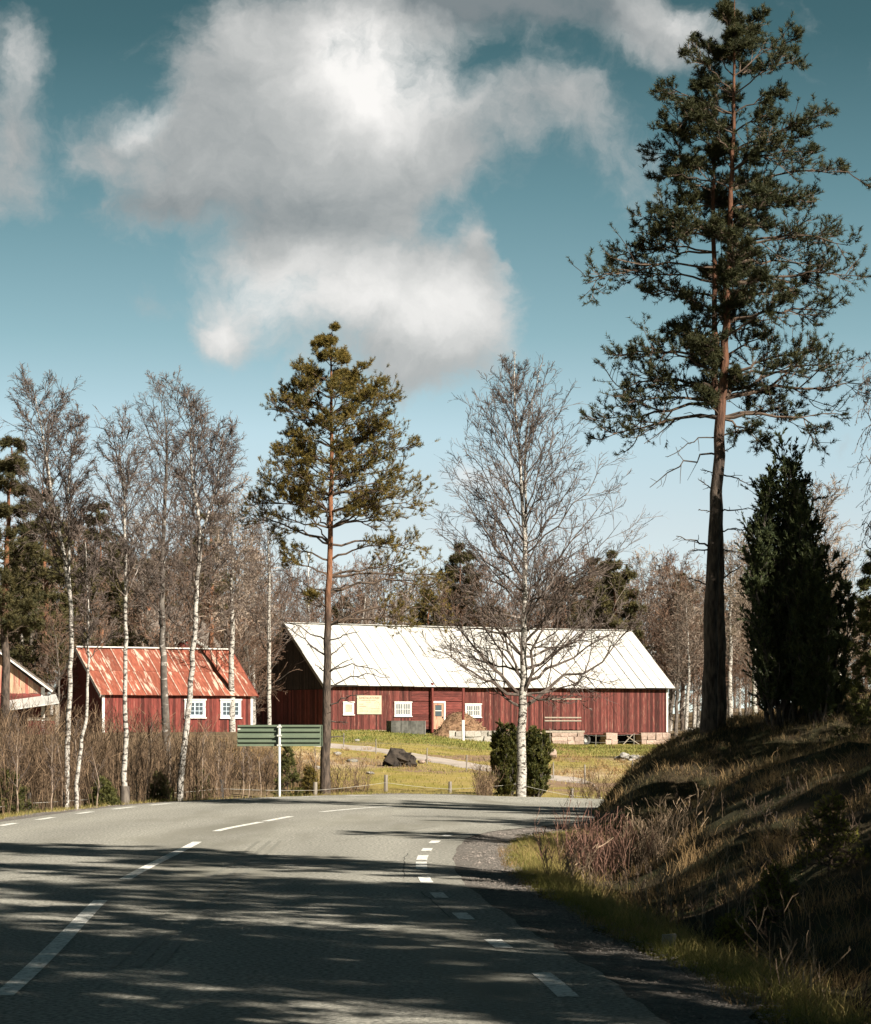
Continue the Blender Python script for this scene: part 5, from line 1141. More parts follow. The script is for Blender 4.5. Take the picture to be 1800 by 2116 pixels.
def conifer(T, r, h, rad, nmat, n=26, kind='pine', z0=.15, tl=.1, tn=9, nw=.016, sec=7, ter=4, tr=.016, per=2, barkm=None, twigm=None, top=.1):
    P, R = trunk_path([(0, 0, -.3, h * tr), (r.normal() * .02 * h, r.normal() * .02 * h, h * .5, h * tr * .65), (0, 0, h, h * .002)], 16, .004 * h, r)
    m = MB(); m.tubes(P, R, 8); m.obj('trunk', barkm or PINEBARK_LOW, T, True); prim = []
    for i in range(n):
        f = (i + r.random()) / n; z = h * (z0 + (1 - z0) * f * .985); k = int(np.argmin(np.abs(P[:, 2] - z))); az = i * 2.399 + r.normal(scale=.3)
        if kind == 'pine': w = rad * (1 - f)**.7 * (.55 + .45 * min(1, f * 4)) * r.uniform(.6, 1.15) + top * rad; rise = r.uniform(.15, .5)
        elif kind == 'spruce': w = rad * (1 - f)**.9 * r.uniform(.85, 1.1) + .03 * rad; rise = r.uniform(-.25, .1)
        else: w = rad * (math.sin(PI * min(1, (f * .8 + .28)))**.7) * r.uniform(.8, 1.1) * (1 - f**5); rise = r.uniform(1.1, 2.2)
        a = P[k]; b = a + np.array([math.cos(az) * w, math.sin(az) * w, w * rise]); prim.append(limb(r, a, b, -.08, max(.008, .012 * w), 7, .006))
    pine_crown('x', r, prim, nmat, twigm or PINETWIG, tl, tn, sec, ter, nw, .42, per, parent=T, t0=.2)

def left_pines():
    r = np.random.default_rng(41)
    d = 82.0; x = (24 - CX) / F * d; z = gz(x, d); h = 1.6 + (1500 - 925) / F * d - z; T = thing('pine_tree', 'orange trunked pine at the far left edge', 'tree', (x, d, z)); conifer(T, r, h, 1.3, NEEDLE_FAR, 44, z0=.42, tl=.14, tn=9, nw=.024, sec=8, ter=5, per=3, barkm=PINEBARK_LOW)
    d = 172.0; x = (88 - CX) / F * d; z = gz(x, d); h = 1.6 + (1500 - 1000) / F * d - z; T = thing('pine_tree', 'bushy dark pine just right of the orange trunk', 'tree', (x, d, z)); conifer(T, r, h, 2.9, NEEDLE_FAR, 48, z0=.15, tl=.24, tn=7, nw=.06, sec=8, ter=5, per=3)
    d = 186.0; x = (205 - CX) / F * d; z = gz(x, d); h = 1.6 + (1500 - 1055) / F * d - z; T = thing('pine_tree', 'broad pine behind the birches left of the rusty roof', 'tree', (x, d, z)); conifer(T, r, h, 3.1, NEEDLE_FAR, 44, z0=.15, tl=.24, tn=7, nw=.06, sec=8, ter=5, per=3)
    d = 190.0; x = (440 - CX) / F * d; z = gz(x, d); h = 1.6 + (1500 - 1045) / F * d - z; T = thing('pine_tree', 'thin crowned pine behind the leaning birch', 'tree', (x, d, z)); conifer(T, r, h, 1.9, NEEDLE_FAR, 22, z0=.5, tl=.16, tn=9, nw=.03, sec=8, ter=4, per=3)
left_pines()

def column_bush(T, r, h, rad, nmat, nst=9, n=26000, tl=.05, nw=.012, tmat=None, cone=.45, base=.35):
    """many stemmed juniper: upright stems with sprays of scale leaves all the way down"""
    stems = []
    for i in range(nst):
        a = r.random() * 6.28; q = rad * .55 * math.sqrt(r.random()); f = (q / (rad * .55)); hh = h * (1 - cone * f**1.5) * r.uniform(.86, 1.0)
        p = bez([math.cos(a) * q * .35, math.sin(a) * q * .35, -.1], [math.cos(a) * q * 1.1, math.sin(a) * q * 1.1, hh * .45], [math.cos(a) * q * (1.25 - .8 * cone), math.sin(a) * q * (1.25 - .8 * cone), hh], 12); p[1:] += r.normal(scale=.012 * h * .5, size=(11, 3)); stems.append((p, np.linspace(.022 + .006 * h / 5, .005, 12)))
    SP = np.stack([s for s, _ in stems]); SR = np.stack([q for _, q in stems])
    b = MB(); b.tubes(SP, SR, 6)
    K = max(4, n // (nst * 60)); P2, R2 = spawn(r, SP, SR, K, base * .25, .985, .14, .55, 5, .55, .12, 1, .55, .5, .004, lmin=.12); b.tubes(P2, R2, 3)
    P3, R3 = spawn(r, P2, R2, 6, .15, 1, .5, .6, 3, .35, .15, 1, .3, .6, .003, lmin=.07); b.tubes(P3, R3, 3); b.obj('stems', tmat or DEADWOOD, T)
    nd = MB()
    for P, k in ((P2, 4), (P3, 4)):
        t = r.uniform(.25, 1.0, (len(P), k)); p, D = interp_path(P, t); p = p.reshape(-1, 3); D = D.reshape(-1, 3)
        tufts(nd, r, p, D, 5, tl, nw * 1.25, .7, np.repeat(r.random(len(P)), k) * .6 + r.random(len(p)) * .4)
    nd.obj('foliage', nmat, T)
def bushes():
    r = np.random.default_rng(61)
    d = 51.0; x = (1618 - CX) / F * d; z = gz(x, d); T = thing('juniper', 'tall dark columnar juniper on the mound right of the pines', 'shrub', (x, d, z - .1)); column_bush(T, r, 1.6 + (1500 - 865) / F * d - z + .1, 1.22, JUNIPER, 24, 66000, .065, .022, cone=.40)
    d = 50.4; x = (1700 - CX) / F * d; z = gz(x, d); T = thing('juniper', 'lower ragged juniper leaning against the tall dark one', 'shrub', (x, d, z - .1)); column_bush(T, r, 1.6 + (1500 - 1075) / F * d - z + .1, .85, JUNIPER, 14, 24000, .065, .022, cone=.35)
    d = 46.0; x = (1800 - CX) / F * d; z = gz(x, d); T = thing('spruce_tree', 'small spruce cut by the right edge beside the juniper', 'tree', (x, d, z - .1)); conifer(T, r, 1.6 + (1500 - 1150) / F * d - z + .1, .62, SPRUCE, 40, 'spruce', .03, .06, 8, .014, 8, 4, .014, 3)
    d = 86.0; x = (1048 - CX) / F * d; z = gz(x, d); T = thing('juniper', 'dense green juniper with a grey wispy top left of the birch trunk', 'shrub', (x, d, z - .1)); column_bush(T, r, 1.6 + (1500 - 1485) / F * d - z + .1, .80, JUNIPER_GREEN, 20, 24000, .07, .028, cone=.22)
    m = MB(); k = 90; a = r.normal(size=(k, 3)); P0 = np.stack([r.normal(scale=.12, size=k) - .05, r.normal(scale=.12, size=k), r.uniform(1.4, 1.85, k)], -1); P1 = P0 + np.stack([r.normal(scale=.12, size=k), r.normal(scale=.12, size=k), r.uniform(.2, .45, k)], -1)
    m.tubes(np.stack([P0, (P0 + P1) / 2 + r.normal(scale=.02, size=(k, 3)), P1], 1), np.tile([[.008, .006, .003]], (k, 1)), 3, 0, r.random(k)); m.obj('dry_top', PALETWIG, T)
    d = 86.4; x = (1104 - CX) / F * d; z = gz(x, d); T = thing('juniper', 'second green juniper showing right of the birch trunk', 'shrub', (x, d, z - .1)); column_bush(T, r, 1.6 + (1500 - 1495) / F * d - z + .1, .74, JUNIPER_GREEN, 20, 22000, .07, .028, cone=.2)
    for px, top, d, rad, lab, mt in ((594, 1540, 78.5, .42, 'small dark spruce growing right of the sign post', SPRUCE), (18, 1590, 60, .55, 'low spruce bush at the left edge of the verge', SPRUCE), (640, 1585, 79, .33, 'little golden green spruce beside the middle pine trunk', NEEDLE_OLIVE), (215, 1612, 60, .33, 'spruce seedling under the slender birch', SPRUCE), (330, 1600, 66, .35, 'spruce seedling left of the leaning birch', SPRUCE), (420, 1598, 72, .4, 'spruce seedling between the leaning birch and the dark fence post', SPRUCE)):
        x = (px - CX) / F * d; z = gz(x, d); T = thing('young_spruce', lab, 'tree', (x, d, z - .05)); conifer(T, r, 1.6 - (top - HZ) / F * d - z, rad, mt, 26, 'spruce', .04, .055, 7, .014, 6, 3, .012, 3)
JUNIPER_GREEN = needles('green_juniper_needles', (.024, .036, .012), (.045, .058, .017), (.12, .112, .027))
bushes()

def edge_birch():
    r = np.random.default_rng(91); d = 44.0; u = d / F; x = (1838 - CX) * u; z = gz(x, d); T = thing('birch_tree', 'birch with hanging twigs mostly beyond the right edge', 'tree', (x, d, z))
    h = 1.6 + (1500 - 760) * u - z; P, R = trunk_path([(0, 0, -.2, .075), (.1, 0, h * .5, .05), (.0, 0, h, .008)], 20, .01, r); limbs = profile_limbs(r, P, R, h * .42, h * .95, 26, lambda f, s: .45, .9)
    m = MB(); m.tubes(P, R, 9); m.obj('trunk', BIRCHBARK, T, True); LP = np.stack([p for p, _ in limbs]); LR = np.stack([q for _, q in limbs]); b = MB(); b.tubes(LP, LR, 4)
    P2, R2 = spawn(r, LP, LR, 5, .4, 1, .9, .8, 7, -2.2, .12, 1, .2, .5, .003, rmax=.008); b.tubes(P2, R2, 3); b.obj('branches', BIRCHLIMB, T)
    c = MB(); P3, R3 = spawn(r, P2, R2, 8, .1, 1, .18, .6, 3, -.3, .2, 1, .3, .7, .0025, lmin=.04); c.tubes(P3, R3, 3, 0, r.random(len(P3)))
    p, D = interp_path(P3, np.ones((len(P3), 1))); tufts(c, r, p[:, 0], D[:, 0], 2, .03, .014, .4); c.obj('twigs', BIRCHTWIG, T)
edge_birch()

# ---- the wood behind: a few kinds of tree, copied one by one
def proto_tree(kind, seed):
    r = np.random.default_rng(seed); T = thing(kind, 'tree', 'tree', (0, -900 - seed * 10, -200))
    if kind == 'pine_tree': conifer(T, r, 13, 2.4, NEEDLE_FAR, 34, z0=.3, tl=.30, tn=9, nw=.07, sec=8, ter=5, per=3)
    elif kind == 'spruce_tree': conifer(T, r, 13, 1.9, NEEDLE_FAR, 44, 'spruce', .06, .2, 8, .05, 7, 3, .012, 2)
    else:
        h = 12; white = kind == 'birch_tree'
        P, R = trunk_path([(0, 0, -.4, .16), (r.normal() * .2, r.normal() * .2, h * .5, .10), (r.normal() * .3, 0, h, .012)], 18, .03, r); stems = [(P, R)]
        W = (lambda f, s: mix(2.2, .7, f)) if white else (lambda f, s: mix(2.7, 1.0, f**1.4)); limbs = profile_limbs(r, P, R, h * (.3 if white else .08), h * .97, 34, W, 1.3 if white else 1.0)
        bare_tree(T, r, stems, limbs, BIRCHBARK if white else GREYBARK, BIRCHLIMB if white else GREYBARK, PALETWIG if white else BROWNTWIG, 8, 6, 3, .45, .45, .55, .25, .12 if white else 0, .0085 if white else .012, sides=7)
    return T
def wood():
    r = np.random.default_rng(123)
    protos = {k: [proto_tree(k, s) for s in ss_] for k, ss_ in (('pine_tree', (1, 2)), ('alder_tree', (3, 4, 5)), ('birch_tree', (6, 7)), ('spruce_tree', (8,)))}
    base = {'pine_tree': 13.0, 'spruce_tree': 13.0, 'alder_tree': 12.3, 'birch_tree': 12.3}
    used = {k: 0 for k in protos}
    def put(kind, px, top, d, label, group=None):
        x = (px - CX) / F * d; z = gz(x, d); h = 1.6 + (1500 - top) / F * d - z; s = h / base[kind]; L = protos[kind]; i = used[kind]; used[kind] += 1
        if i < len(L): o = L[i]; o.location = (x, d, z - .1); o.rotation_euler = (0, 0, r.uniform(0, 6.28)); o.scale = (s,) * 3; o['label'] = label
        else: o = dup(L[int(r.integers(len(L)))], (x, d, z - .1), r.uniform(0, 6.28), (s * r.uniform(.9, 1.25),) * 2 + (s,), label)
        if group: o['group'] = group
        elif 'group' in o: del o['group']
    hand = [('pine_tree', 950, 1135, 265, 'pine rising above the barn roof just left of the big birch'), ('pine_tree', 1270, 1150, 262, 'pine above the right half of the barn roof'), ('pine_tree', 1408, 1195, 272, 'small crowned pine just left of the tall pine trunks'), ('pine_tree', 1235, 1165, 285, 'dark pine behind the brown trees over the barn roof'), ('pine_tree', 885, 1225, 262, 'dense pine directly behind the middle of the barn ridge'),
            ('pine_tree', 130, 1090, 230, 'pine behind the shed gable'), ('pine_tree', 320, 1150, 225, 'pine behind the farmhouse chimney'), ('pine_tree', 405, 1120, 240, 'orange stemmed pine right of the farmhouse roof'), ('pine_tree', 60, 1120, 240, 'pine at the wood edge over the shed roof'), ('pine_tree', 250, 1120, 228, 'pine standing between the birches at the back'),
            ('birch_tree', 745, 1170, 270, 'white branched birch right of the flagpole'), ('birch_tree', 1385, 1170, 275, 'pale windswept birch behind the far barn corner'), ('birch_tree', 1345, 1150, 285, 'pale birch rising over the right end of the barn roof'), ('birch_tree', 1415, 1230, 250, 'white stemmed birch in the gap between barn and pine trunks'), ('birch_tree', 1440, 1260, 262, 'slim pale birch close left of the tall pine trunks'), ('birch_tree', 1510, 1120, 240, 'grey birch seen between the pine trunks and the juniper'),
            ('birch_tree', 1690, 1010, 150, 'bare birch top showing right of the tall juniper'), ('birch_tree', 1735, 1130, 170, 'second bare birch top lower right of the juniper'), ('birch_tree', 1560, 1095, 190, 'bare birch crown peeping left of the tall juniper'), ('birch_tree', 480, 1010, 170, 'pale birch leaning right behind the leaning white birch'), ('birch_tree', 525, 1130, 220, 'pale birch between cottage roof and barn gable'),
            ('alder_tree', 700, 1175, 268, 'brown bare tree left of centre over the barn ridge'), ('alder_tree', 620, 1190, 266, 'brown bare tree behind the flagpole'), ('alder_tree', 790, 1165, 280, 'tall brown bare tree behind the middle pine'), ('alder_tree', 1000, 1160, 262, 'brown round crowned tree left of the big birch trunk'), ('alder_tree', 1120, 1140, 268, 'rusty brown tree right behind the big birch'), ('alder_tree', 1180, 1150, 275, 'rust brown tree between the big birch and the right pine'),
            ('alder_tree', 1320, 1210, 262, 'brown tree just behind the right end of the ridge'), ('alder_tree', 1480, 1280, 255, 'bare tree partly hidden by the tall pine trunks'), ('alder_tree', 515, 1300, 190, 'dark bare bush tree in front of the barn gable'), ('alder_tree', 580, 1215, 250, 'brown tree above the barn gable peak'), ('alder_tree', 185, 1230, 182, 'reddish bare tree over the left part of the cottage roof'), ('alder_tree', 120, 1270, 168, 'bare tree beside the shed roof'), ('alder_tree', 265, 1180, 215, 'bare tree behind the slender sleeved birch'), ('alder_tree', 440, 1180, 218, 'bare tree right of the farmhouse'), ('spruce_tree', 20, 1150, 215, 'dark spruce behind the shed at the left edge'), ('alder_tree', 1545, 1300, 230, 'bare tree low behind the juniper foot'), ('alder_tree', 1660, 1290, 220, 'bare tree behind the right juniper'), ('alder_tree', 1765, 1250, 200, 'bare tree behind the small right edge spruce')]
    for q in hand: put(*q)
    for i in range(26):
        px = [-10, 40, 75, 120, 160, 210, 240, 300, 345, 390, 430, 465, 500, 530, 1385, 1400, 1430, 1455, 1500, 1530, 1570, 640, 820, 1060, 930, 1230][i]; put(('alder_tree', 'birch_tree', 'alder_tree')[i % 3], px + r.uniform(-8, 8), r.uniform(1050, 1180) if px < 560 else r.uniform(1150, 1230), (r.uniform(214, 232) if 420 < px < 480 else r.uniform(184, 190) if 280 < px < 400 else r.uniform(178, 225)) if px < 560 else r.uniform(250, 275), ('bare tree crowded in behind the red cottage' if px < 560 else 'bare tree in the front row of the wood behind the barn'), 'bare trees close behind the buildings')
    kinds = ['alder_tree', 'alder_tree', 'birch_tree', 'pine_tree', 'alder_tree', 'birch_tree']; lab = {'alder_tree': 'brown leafless tree deep in the wood behind the farm', 'birch_tree': 'pale leafless birch deep in the wood behind the farm', 'pine_tree': 'dark pine deep in the wood behind the farm'}
    for i in range(72):
        k = kinds[i % 6]; px = -20 + 1850 * ((i * .618) % 1); d = r.uniform(272, 345); put(k, px, r.uniform(1165, 1265) if k != 'pine_tree' else r.uniform(1170, 1250), d, lab[k], 'trees deep in the wood')
wood()
def undergrowth():
    r = np.random.default_rng(88); mb = MB(); n = 1000; px = r.uniform(-30, 1830, n); d = r.uniform(240, 285, n); d = np.where(px < 520, r.uniform(176, 230, n), d); x = (px - CX) / F * d
    brush(mb, r, x, d, r.uniform(1.5, 5.0, n), 7, 3, .02, .1, .42, .011); n = 900; px = r.uniform(-30, 1830, n); d = r.uniform(285, 350, n); x = (px - CX) / F * d; brush(mb, r, x, d, r.uniform(4.0, 9.5, n), 8, 3, .03, .07, .36, .014); mb.obj('woodland_undergrowth', BROWNTWIG, kind='stuff')

# ---- thicket on the left, saplings, brush
def brush(mb, r, x, d, h, k2=7, k3=3, rad=.006, lean=.08, l2=.4, twr=.0032):
    n = len(x); z = ground(x, d) - .05; P0 = np.stack([x, d, z], -1); D = np.stack([r.normal(scale=lean, size=n), r.normal(scale=lean, size=n), np.ones(n)], -1); P = [P0]; p = P0
    for k in range(4): D = unit(D + r.normal(scale=.07, size=D.shape)); p = p + D * (h / 4)[:, None]; P.append(p)
    P = np.stack(P, 1); R = np.linspace(1, .35, 5)[None] * (rad * r.uniform(.6, 1.4, n))[:, None]; mb.tubes(P, R, 4, 0, r.random(n))
    P2, R2 = spawn(r, P, R, k2, .15, 1, l2, .5, 4, .35, .14, 1, .4, .6, twr); mb.tubes(P2, R2, 3, 0, r.random(len(P2)))
    if k3: P3, R3 = spawn(r, P2, R2, k3, .2, 1, .45, .6, 3, .1, .16, 1, .3, .7, twr * .8); mb.tubes(P3, R3, 3, 0, r.random(len(P3)))
THICKET = material('thicket_twigs', (.072, .046, .028), (.14, .096, .060), nscale=.7, rough=.95, tintval=.65)
REDTWIG = material('red_willow_twigs', (.085, .040, .029), (.175, .098, .070), nscale=1.5, rough=.8, tintval=.35)
TANTWIG = material('tan_willow_twigs', (.13, .09, .058), (.25, .185, .125), nscale=1.5, rough=.85, tintval=.35)
def thicket():
    r = np.random.default_rng(31); mb = MB(); n = 1500
    px = r.uniform(-30, 655, n); d = r.uniform(0, 1, n); d = np.where(px < 480, 58 + 34 * d, 76 + 22 * d); d = d + np.clip((px - 50) / 600, 0, 1) * 6
    x = (px - CX) / F * d; toppx = np.interp(px, [0, 100, 200, 330, 420, 500, 560, 655], [1490, 1505, 1500, 1515, 1535, 1555, 1560, 1600]) + r.uniform(-25, 100, n); h = np.maximum(.35, 1.6 - (toppx - HZ) / F * d - ground(x, d))
    keep = seg_dist(x, d, EDGE_L) > 1.1; brush(mb, r, x[keep], d[keep], h[keep], 7, 3, .007, .09)
    mb.obj('thicket', THICKET, kind='stuff')
    mb = MB(); n = 260; px = np.concatenate([r.uniform(690, 760, 60), r.uniform(985, 1020, 90), r.uniform(1180, 1260, 60), r.uniform(640, 700, 50)]); d = r.uniform(80, 84, n); x = (px - CX) / F * d
    brush(mb, r, x, d, r.uniform(.35, 1.0, n), 5, 2, .005, .18); mb.obj('roadside_brush', THICKET, kind='stuff')
    sap = [(38, 1505, 58), (105, 1530, 57), (198, 1560, 59), (52, 1480, 70), (130, 1520, 62), (305, 1490, 66), (420, 1500, 68), (447, 1535, 72), (500, 1545, 76), (512, 1550, 77), (540, 1560, 78), (553, 1550, 79), (470, 1560, 74), (655, 1530, 79), (168, 1500, 60), (12, 1470, 60), (282, 1540, 64)]
    where = ['by the left edge spruce bush', 'just left of the first dark fence post', 'midway between the first post and the sleeved birch', 'behind the left edge spruce bush', 'against the foot of the forked birch', 'just right of the sleeved birch', 'right of the leaning birch', 'left of the dark fence post by the sign', 'right of that dark fence post', 'second to the right of the dark fence post', 'close left of the sign post', 'touching the sign post on its left', 'behind the dark fence post by the sign', 'beside the pale fence post left of the middle pine', 'beside the thin leaning birch', 'reaching up at the very left edge', 'between the sleeved birch and the leaning birch']
    for (px, top, d), w in zip(sap, where):
        x = (px - CX) / F * d; z = gz(x, d); h = 1.6 - (top - HZ) / F * d - z; T = thing('birch_sapling', 'thin bare sapling ' + w, 'sapling', (x, d, z), 0, 'saplings in the left thicket')
        P, R = trunk_path([(0, 0, -.1, .017), (r.normal() * .05, 0, h * .5, .012), (r.normal() * .1, 0, h, .003)], 10, .008, r); m = MB(); m.tubes(P, R, 6); m.obj('stem', SAPBARK, T)
        P2, R2 = spawn(r, P[None], R[None], 16, .3, 1, .22, .6, 4, .3, .12, 1, .5, .5, .003); m = MB(); m.tubes(P2, R2, 3); P3, R3 = spawn(r, P2, R2, 4, .2, 1, .45, .6, 3, .1, .15, 1, .3, .7, .0025); m.tubes(P3, R3, 3); m.obj('twigs', BIRCHTWIG, T)
SAPBARK = material('sapling_bark', (.15, .105, .075), (.30, .235, .18), nscale=8, rough=.9)
thicket()

def shrub(name, label, px, d, n, spread, h0, h1, mat, lean=.22, k2=5, k3=2, rad=.0045, seed=1, l2=.35, group=None, twr=.0028):
    r = np.random.default_rng(seed); x0 = (px - CX) / F * d; z0 = gz(x0, d); T = thing(name, label, 'shrub', (x0, d, z0), 0, group); mb = MB()
    x = x0 + r.normal(scale=spread, size=n); dd = d + r.normal(scale=spread * 1.4, size=n); brush(mb, r, x, dd, r.uniform(h0, h1, n), k2, k3, rad, lean, l2, twr)
    for i in range(len(mb.v)): mb.v[i] = mb.v[i] - np.array([x0, d, z0], np.float32)
    mb.obj('stems', mat, T, kind='stuff')
shrub('willow_shrub', 'reddish leafless willow shrub at the foot of the mound by the bend', 1235, 34.0, 95, .26, .4, .85, REDTWIG, .12, 6, 2, .0030, 2, .35, None, .0021)
shrub('willow_shrub', 'tan leafless willow shrub behind the reddish one', 1345, 34.5, 75, .26, .35, .72, TANTWIG, .15, 6, 2, .0030, 3, .35, None, .0021)
shrub('willow_shrub', 'low thin twigged shrub nearest to the grass verge', 1180, 31.5, 26, .14, .25, .6, TANTWIG, .25, 5, 2, .0035, 4)
shrub('willow_shrub', 'sparse tall twigs sticking up along the ditch in shade', 1420, 26.0, 14, .30, .4, .8, TANTWIG, .25, 4, 1, .004, 5)
shrub('willow_shrub', 'thin dry shoots rising on the skyline of the mound', 1285, 46.0, 16, .25, .25, .6, TANTWIG, .12, 4, 1, .0035, 6)
shrub('willow_shrub', 'dry forked shoots in the lower right corner', 1640, 18.2, 14, .16, .35, .75, TANTWIG, .45, 3, 1, .0035, 7)
shrub('willow_shrub', 'a few bare catkin shoots in the shade below the spruce twigs', 1570, 24.0, 9, .25, .5, 1.0, TANTWIG, .25, 3, 1, .0035, 8)

def hill_spruces():
    r = np.random.default_rng(19)
    for px, py, d, h, lab in ((1715, 1840, 25.5, .62, 'small bright spruce seedling catching light on the shaded bank'), (1600, 1880, 25.0, .45, 'lower yellow green spruce seedling on the shaded bank'), (1510, 1945, 23.5, .3, 'tiny spruce seedling near the ditch')):
        x = (px - CX) / F * d; z = gz(x, d); T = thing('spruce_seedling', lab, 'tree', (x, d, z - .03), 0, 'spruce seedlings on the bank'); conifer(T, r, h, h * .55, SEEDLING, 22, 'spruce', .08, .022, 9, .005, 6, 3, .012, 3)
SEEDLING = needles('fresh_spruce_needles', (.06, .075, .014), (.10, .11, .02), (.20, .18, .03))
hill_spruces()
x = (1383 - CX) / F * 21.6
m = MB(); v, f = block_mesh(np.random.default_rng(2)); m.add(v * [.1, .07, .1], f); o = m.obj('marker_stone', FIELDSTONE, loc=(x, 21.6, gz(x, 21.6) + .07)); tag(o, 'small pale square stone in the ditch grass', 'stone')

# ---- pines on the bank beside and behind the camera, which throw the streaks of shade over the road
def shade_pines():
    P0 = [o for o in COL.objects if o.parent is None and o.name.startswith('pine_tree')]
    tall = [o for o in P0 if 'tallest' in o['label']][0]; slim = [o for o in P0 if 'slimmer' in o['label']][0]
    r = np.random.default_rng(5); n = 0
    for x, d, s, src in SHADERS:
        z = gz(x, d); dup(src == 't' and tall or slim, (x, d, z - .1), r.uniform(0, 6.28), s, 'pine on the bank outside the picture, shading the road', 'pines on the bank outside the picture'); n += 1
SHADERS = [(9, 18.6, .95, 't'), (13, 14.5, 1.0, 's'), (17, 10.3, 1.1, 't'), (7, 16.7, .8, 's'), (11, 12.6, 1.0, 't'), (15, 8.4, 1.05, 's'), (8, 11.2, .9, 't'), (12, 7, 1.0, 's'), (16, 2.9, 1.1, 't'), (6.5, 8.2, .85, 's'), (10, 4.6, 1.0, 't'), (14, .4, 1.05, 's'),
           (6, 3.8, .9, 't'), (10, -.4, 1.0, 's'), (14, -4.6, 1.1, 't'), (7, -2.3, .95, 's'), (11, -6.4, 1.05, 't'), (8.5, 7.5, .9, 's'), (11, 31.6, .72, 't'), (15, 27.4, .75, 's'), (19, 23.4, .8, 't'), (14, 18.2, .6, 's'), (12, 45, .8, 't'), (16, 41, .9, 's'), (14, 49.5, .85, 't'), (17, 20.5, .7, 's'), (19, 16, 1.0, 't'), (10.5, 28.6, .5, 't'), (11.5, 33, .55, 's'), (11, 36.6, .55, 't'), (12.5, 37.4, .55, 's'), (10, 21.5, .6, 't'), (13, 19, .6, 's'), (9.5, 39.8, .5, 't'), (10, 42.5, .5, 's'), (9.2, 33.5, .4, 't'), (9.5, 26, .42, 's'), (9.2, 29, .4, 't'), (9.4, 31.6, .4, 's'), (9.8, 34.4, .45, 't'), (10, 37, .42, 's'), (8.8, 24.4, .35, 's'), (5.2, 12.2, .9, 't'), (4.7, 9.4, .85, 's'), (5.2, 15.6, .8, 's'), (10.8, 49.5, .65, 't'), (10.2, 47.2, .6, 's'), (13, 47, .8, 't'), (6.7, 26.4, .95, 's'), (8.6, 22.4, 1.05, 't'), (6.8, 14, .5, 't'), (7.2, 17.8, .48, 's'), (7.0, 20.6, .45, 't'), (7.6, 23.2, .45, 's'), (6.4, 11.5, .5, 's'), (8.2, 15.8, .55, 't'), (8.6, 20.4, .5, 's'), (10.2, 39.6, .5, 't'), (9.9, 41.5, .45, 's'), (9.6, 36.2, .42, 't'), (9.2, 30.2, .4, 's'), (10.6, 44.6, .5, 't'), (9.2, 8.6, 1.0, 's'), (7.4, 5.6, .95, 't'), (5.6, 7.6, .8, 's')]
shade_pines()

# ------------------------------------------------------------------ grass
GRASS = material('grass_blades', (.028, .029, .012), (.060, .048, .020), nscale=.5, rough=.85, tint=(.29, .19, .090), transl=.25)
GREEN = material('green_grass_blades', (.070, .090, .018), (.18, .165, .034), nscale=.5, rough=.8, tint=(.34, .26, .10), transl=.25)
def blades(mb, r, x, d, z, h, w, lean, tint, nseg=2):
    n = len(x); a = r.random(n) * 6.28; la = r.random(n) * 6.28; ld = np.stack([np.cos(la), np.sin(la), np.zeros(n)], -1) * (lean * r.uniform(.2, 1.6, n) * h)[:, None]
    sd = np.stack([np.cos(a), np.sin(a), np.zeros(n)], -1) * (w * .5)[:, None]; p0 = np.stack([x, d, z], -1); up = np.array([0, 0, 1.0])
    p1 = p0 + up * (h * .55)[:, None] + ld * .3; p2 = p0 + up * (h * .92)[:, None] + ld
    v = np.stack([p0 - sd, p0 + sd, p1 + sd * .8, p1 - sd * .8, p2], 1).reshape(-1, 3); i = np.arange(n)[:, None] * 5
    mb.add(v, i + np.array([[0, 1, 2, 3]]), 0, np.repeat(tint, 5)); mb.f.append((i + np.array([[3, 2, 4]]) + mb.n - len(v)).astype(np.int32)); mb.m.append(np.zeros(n, np.int32))
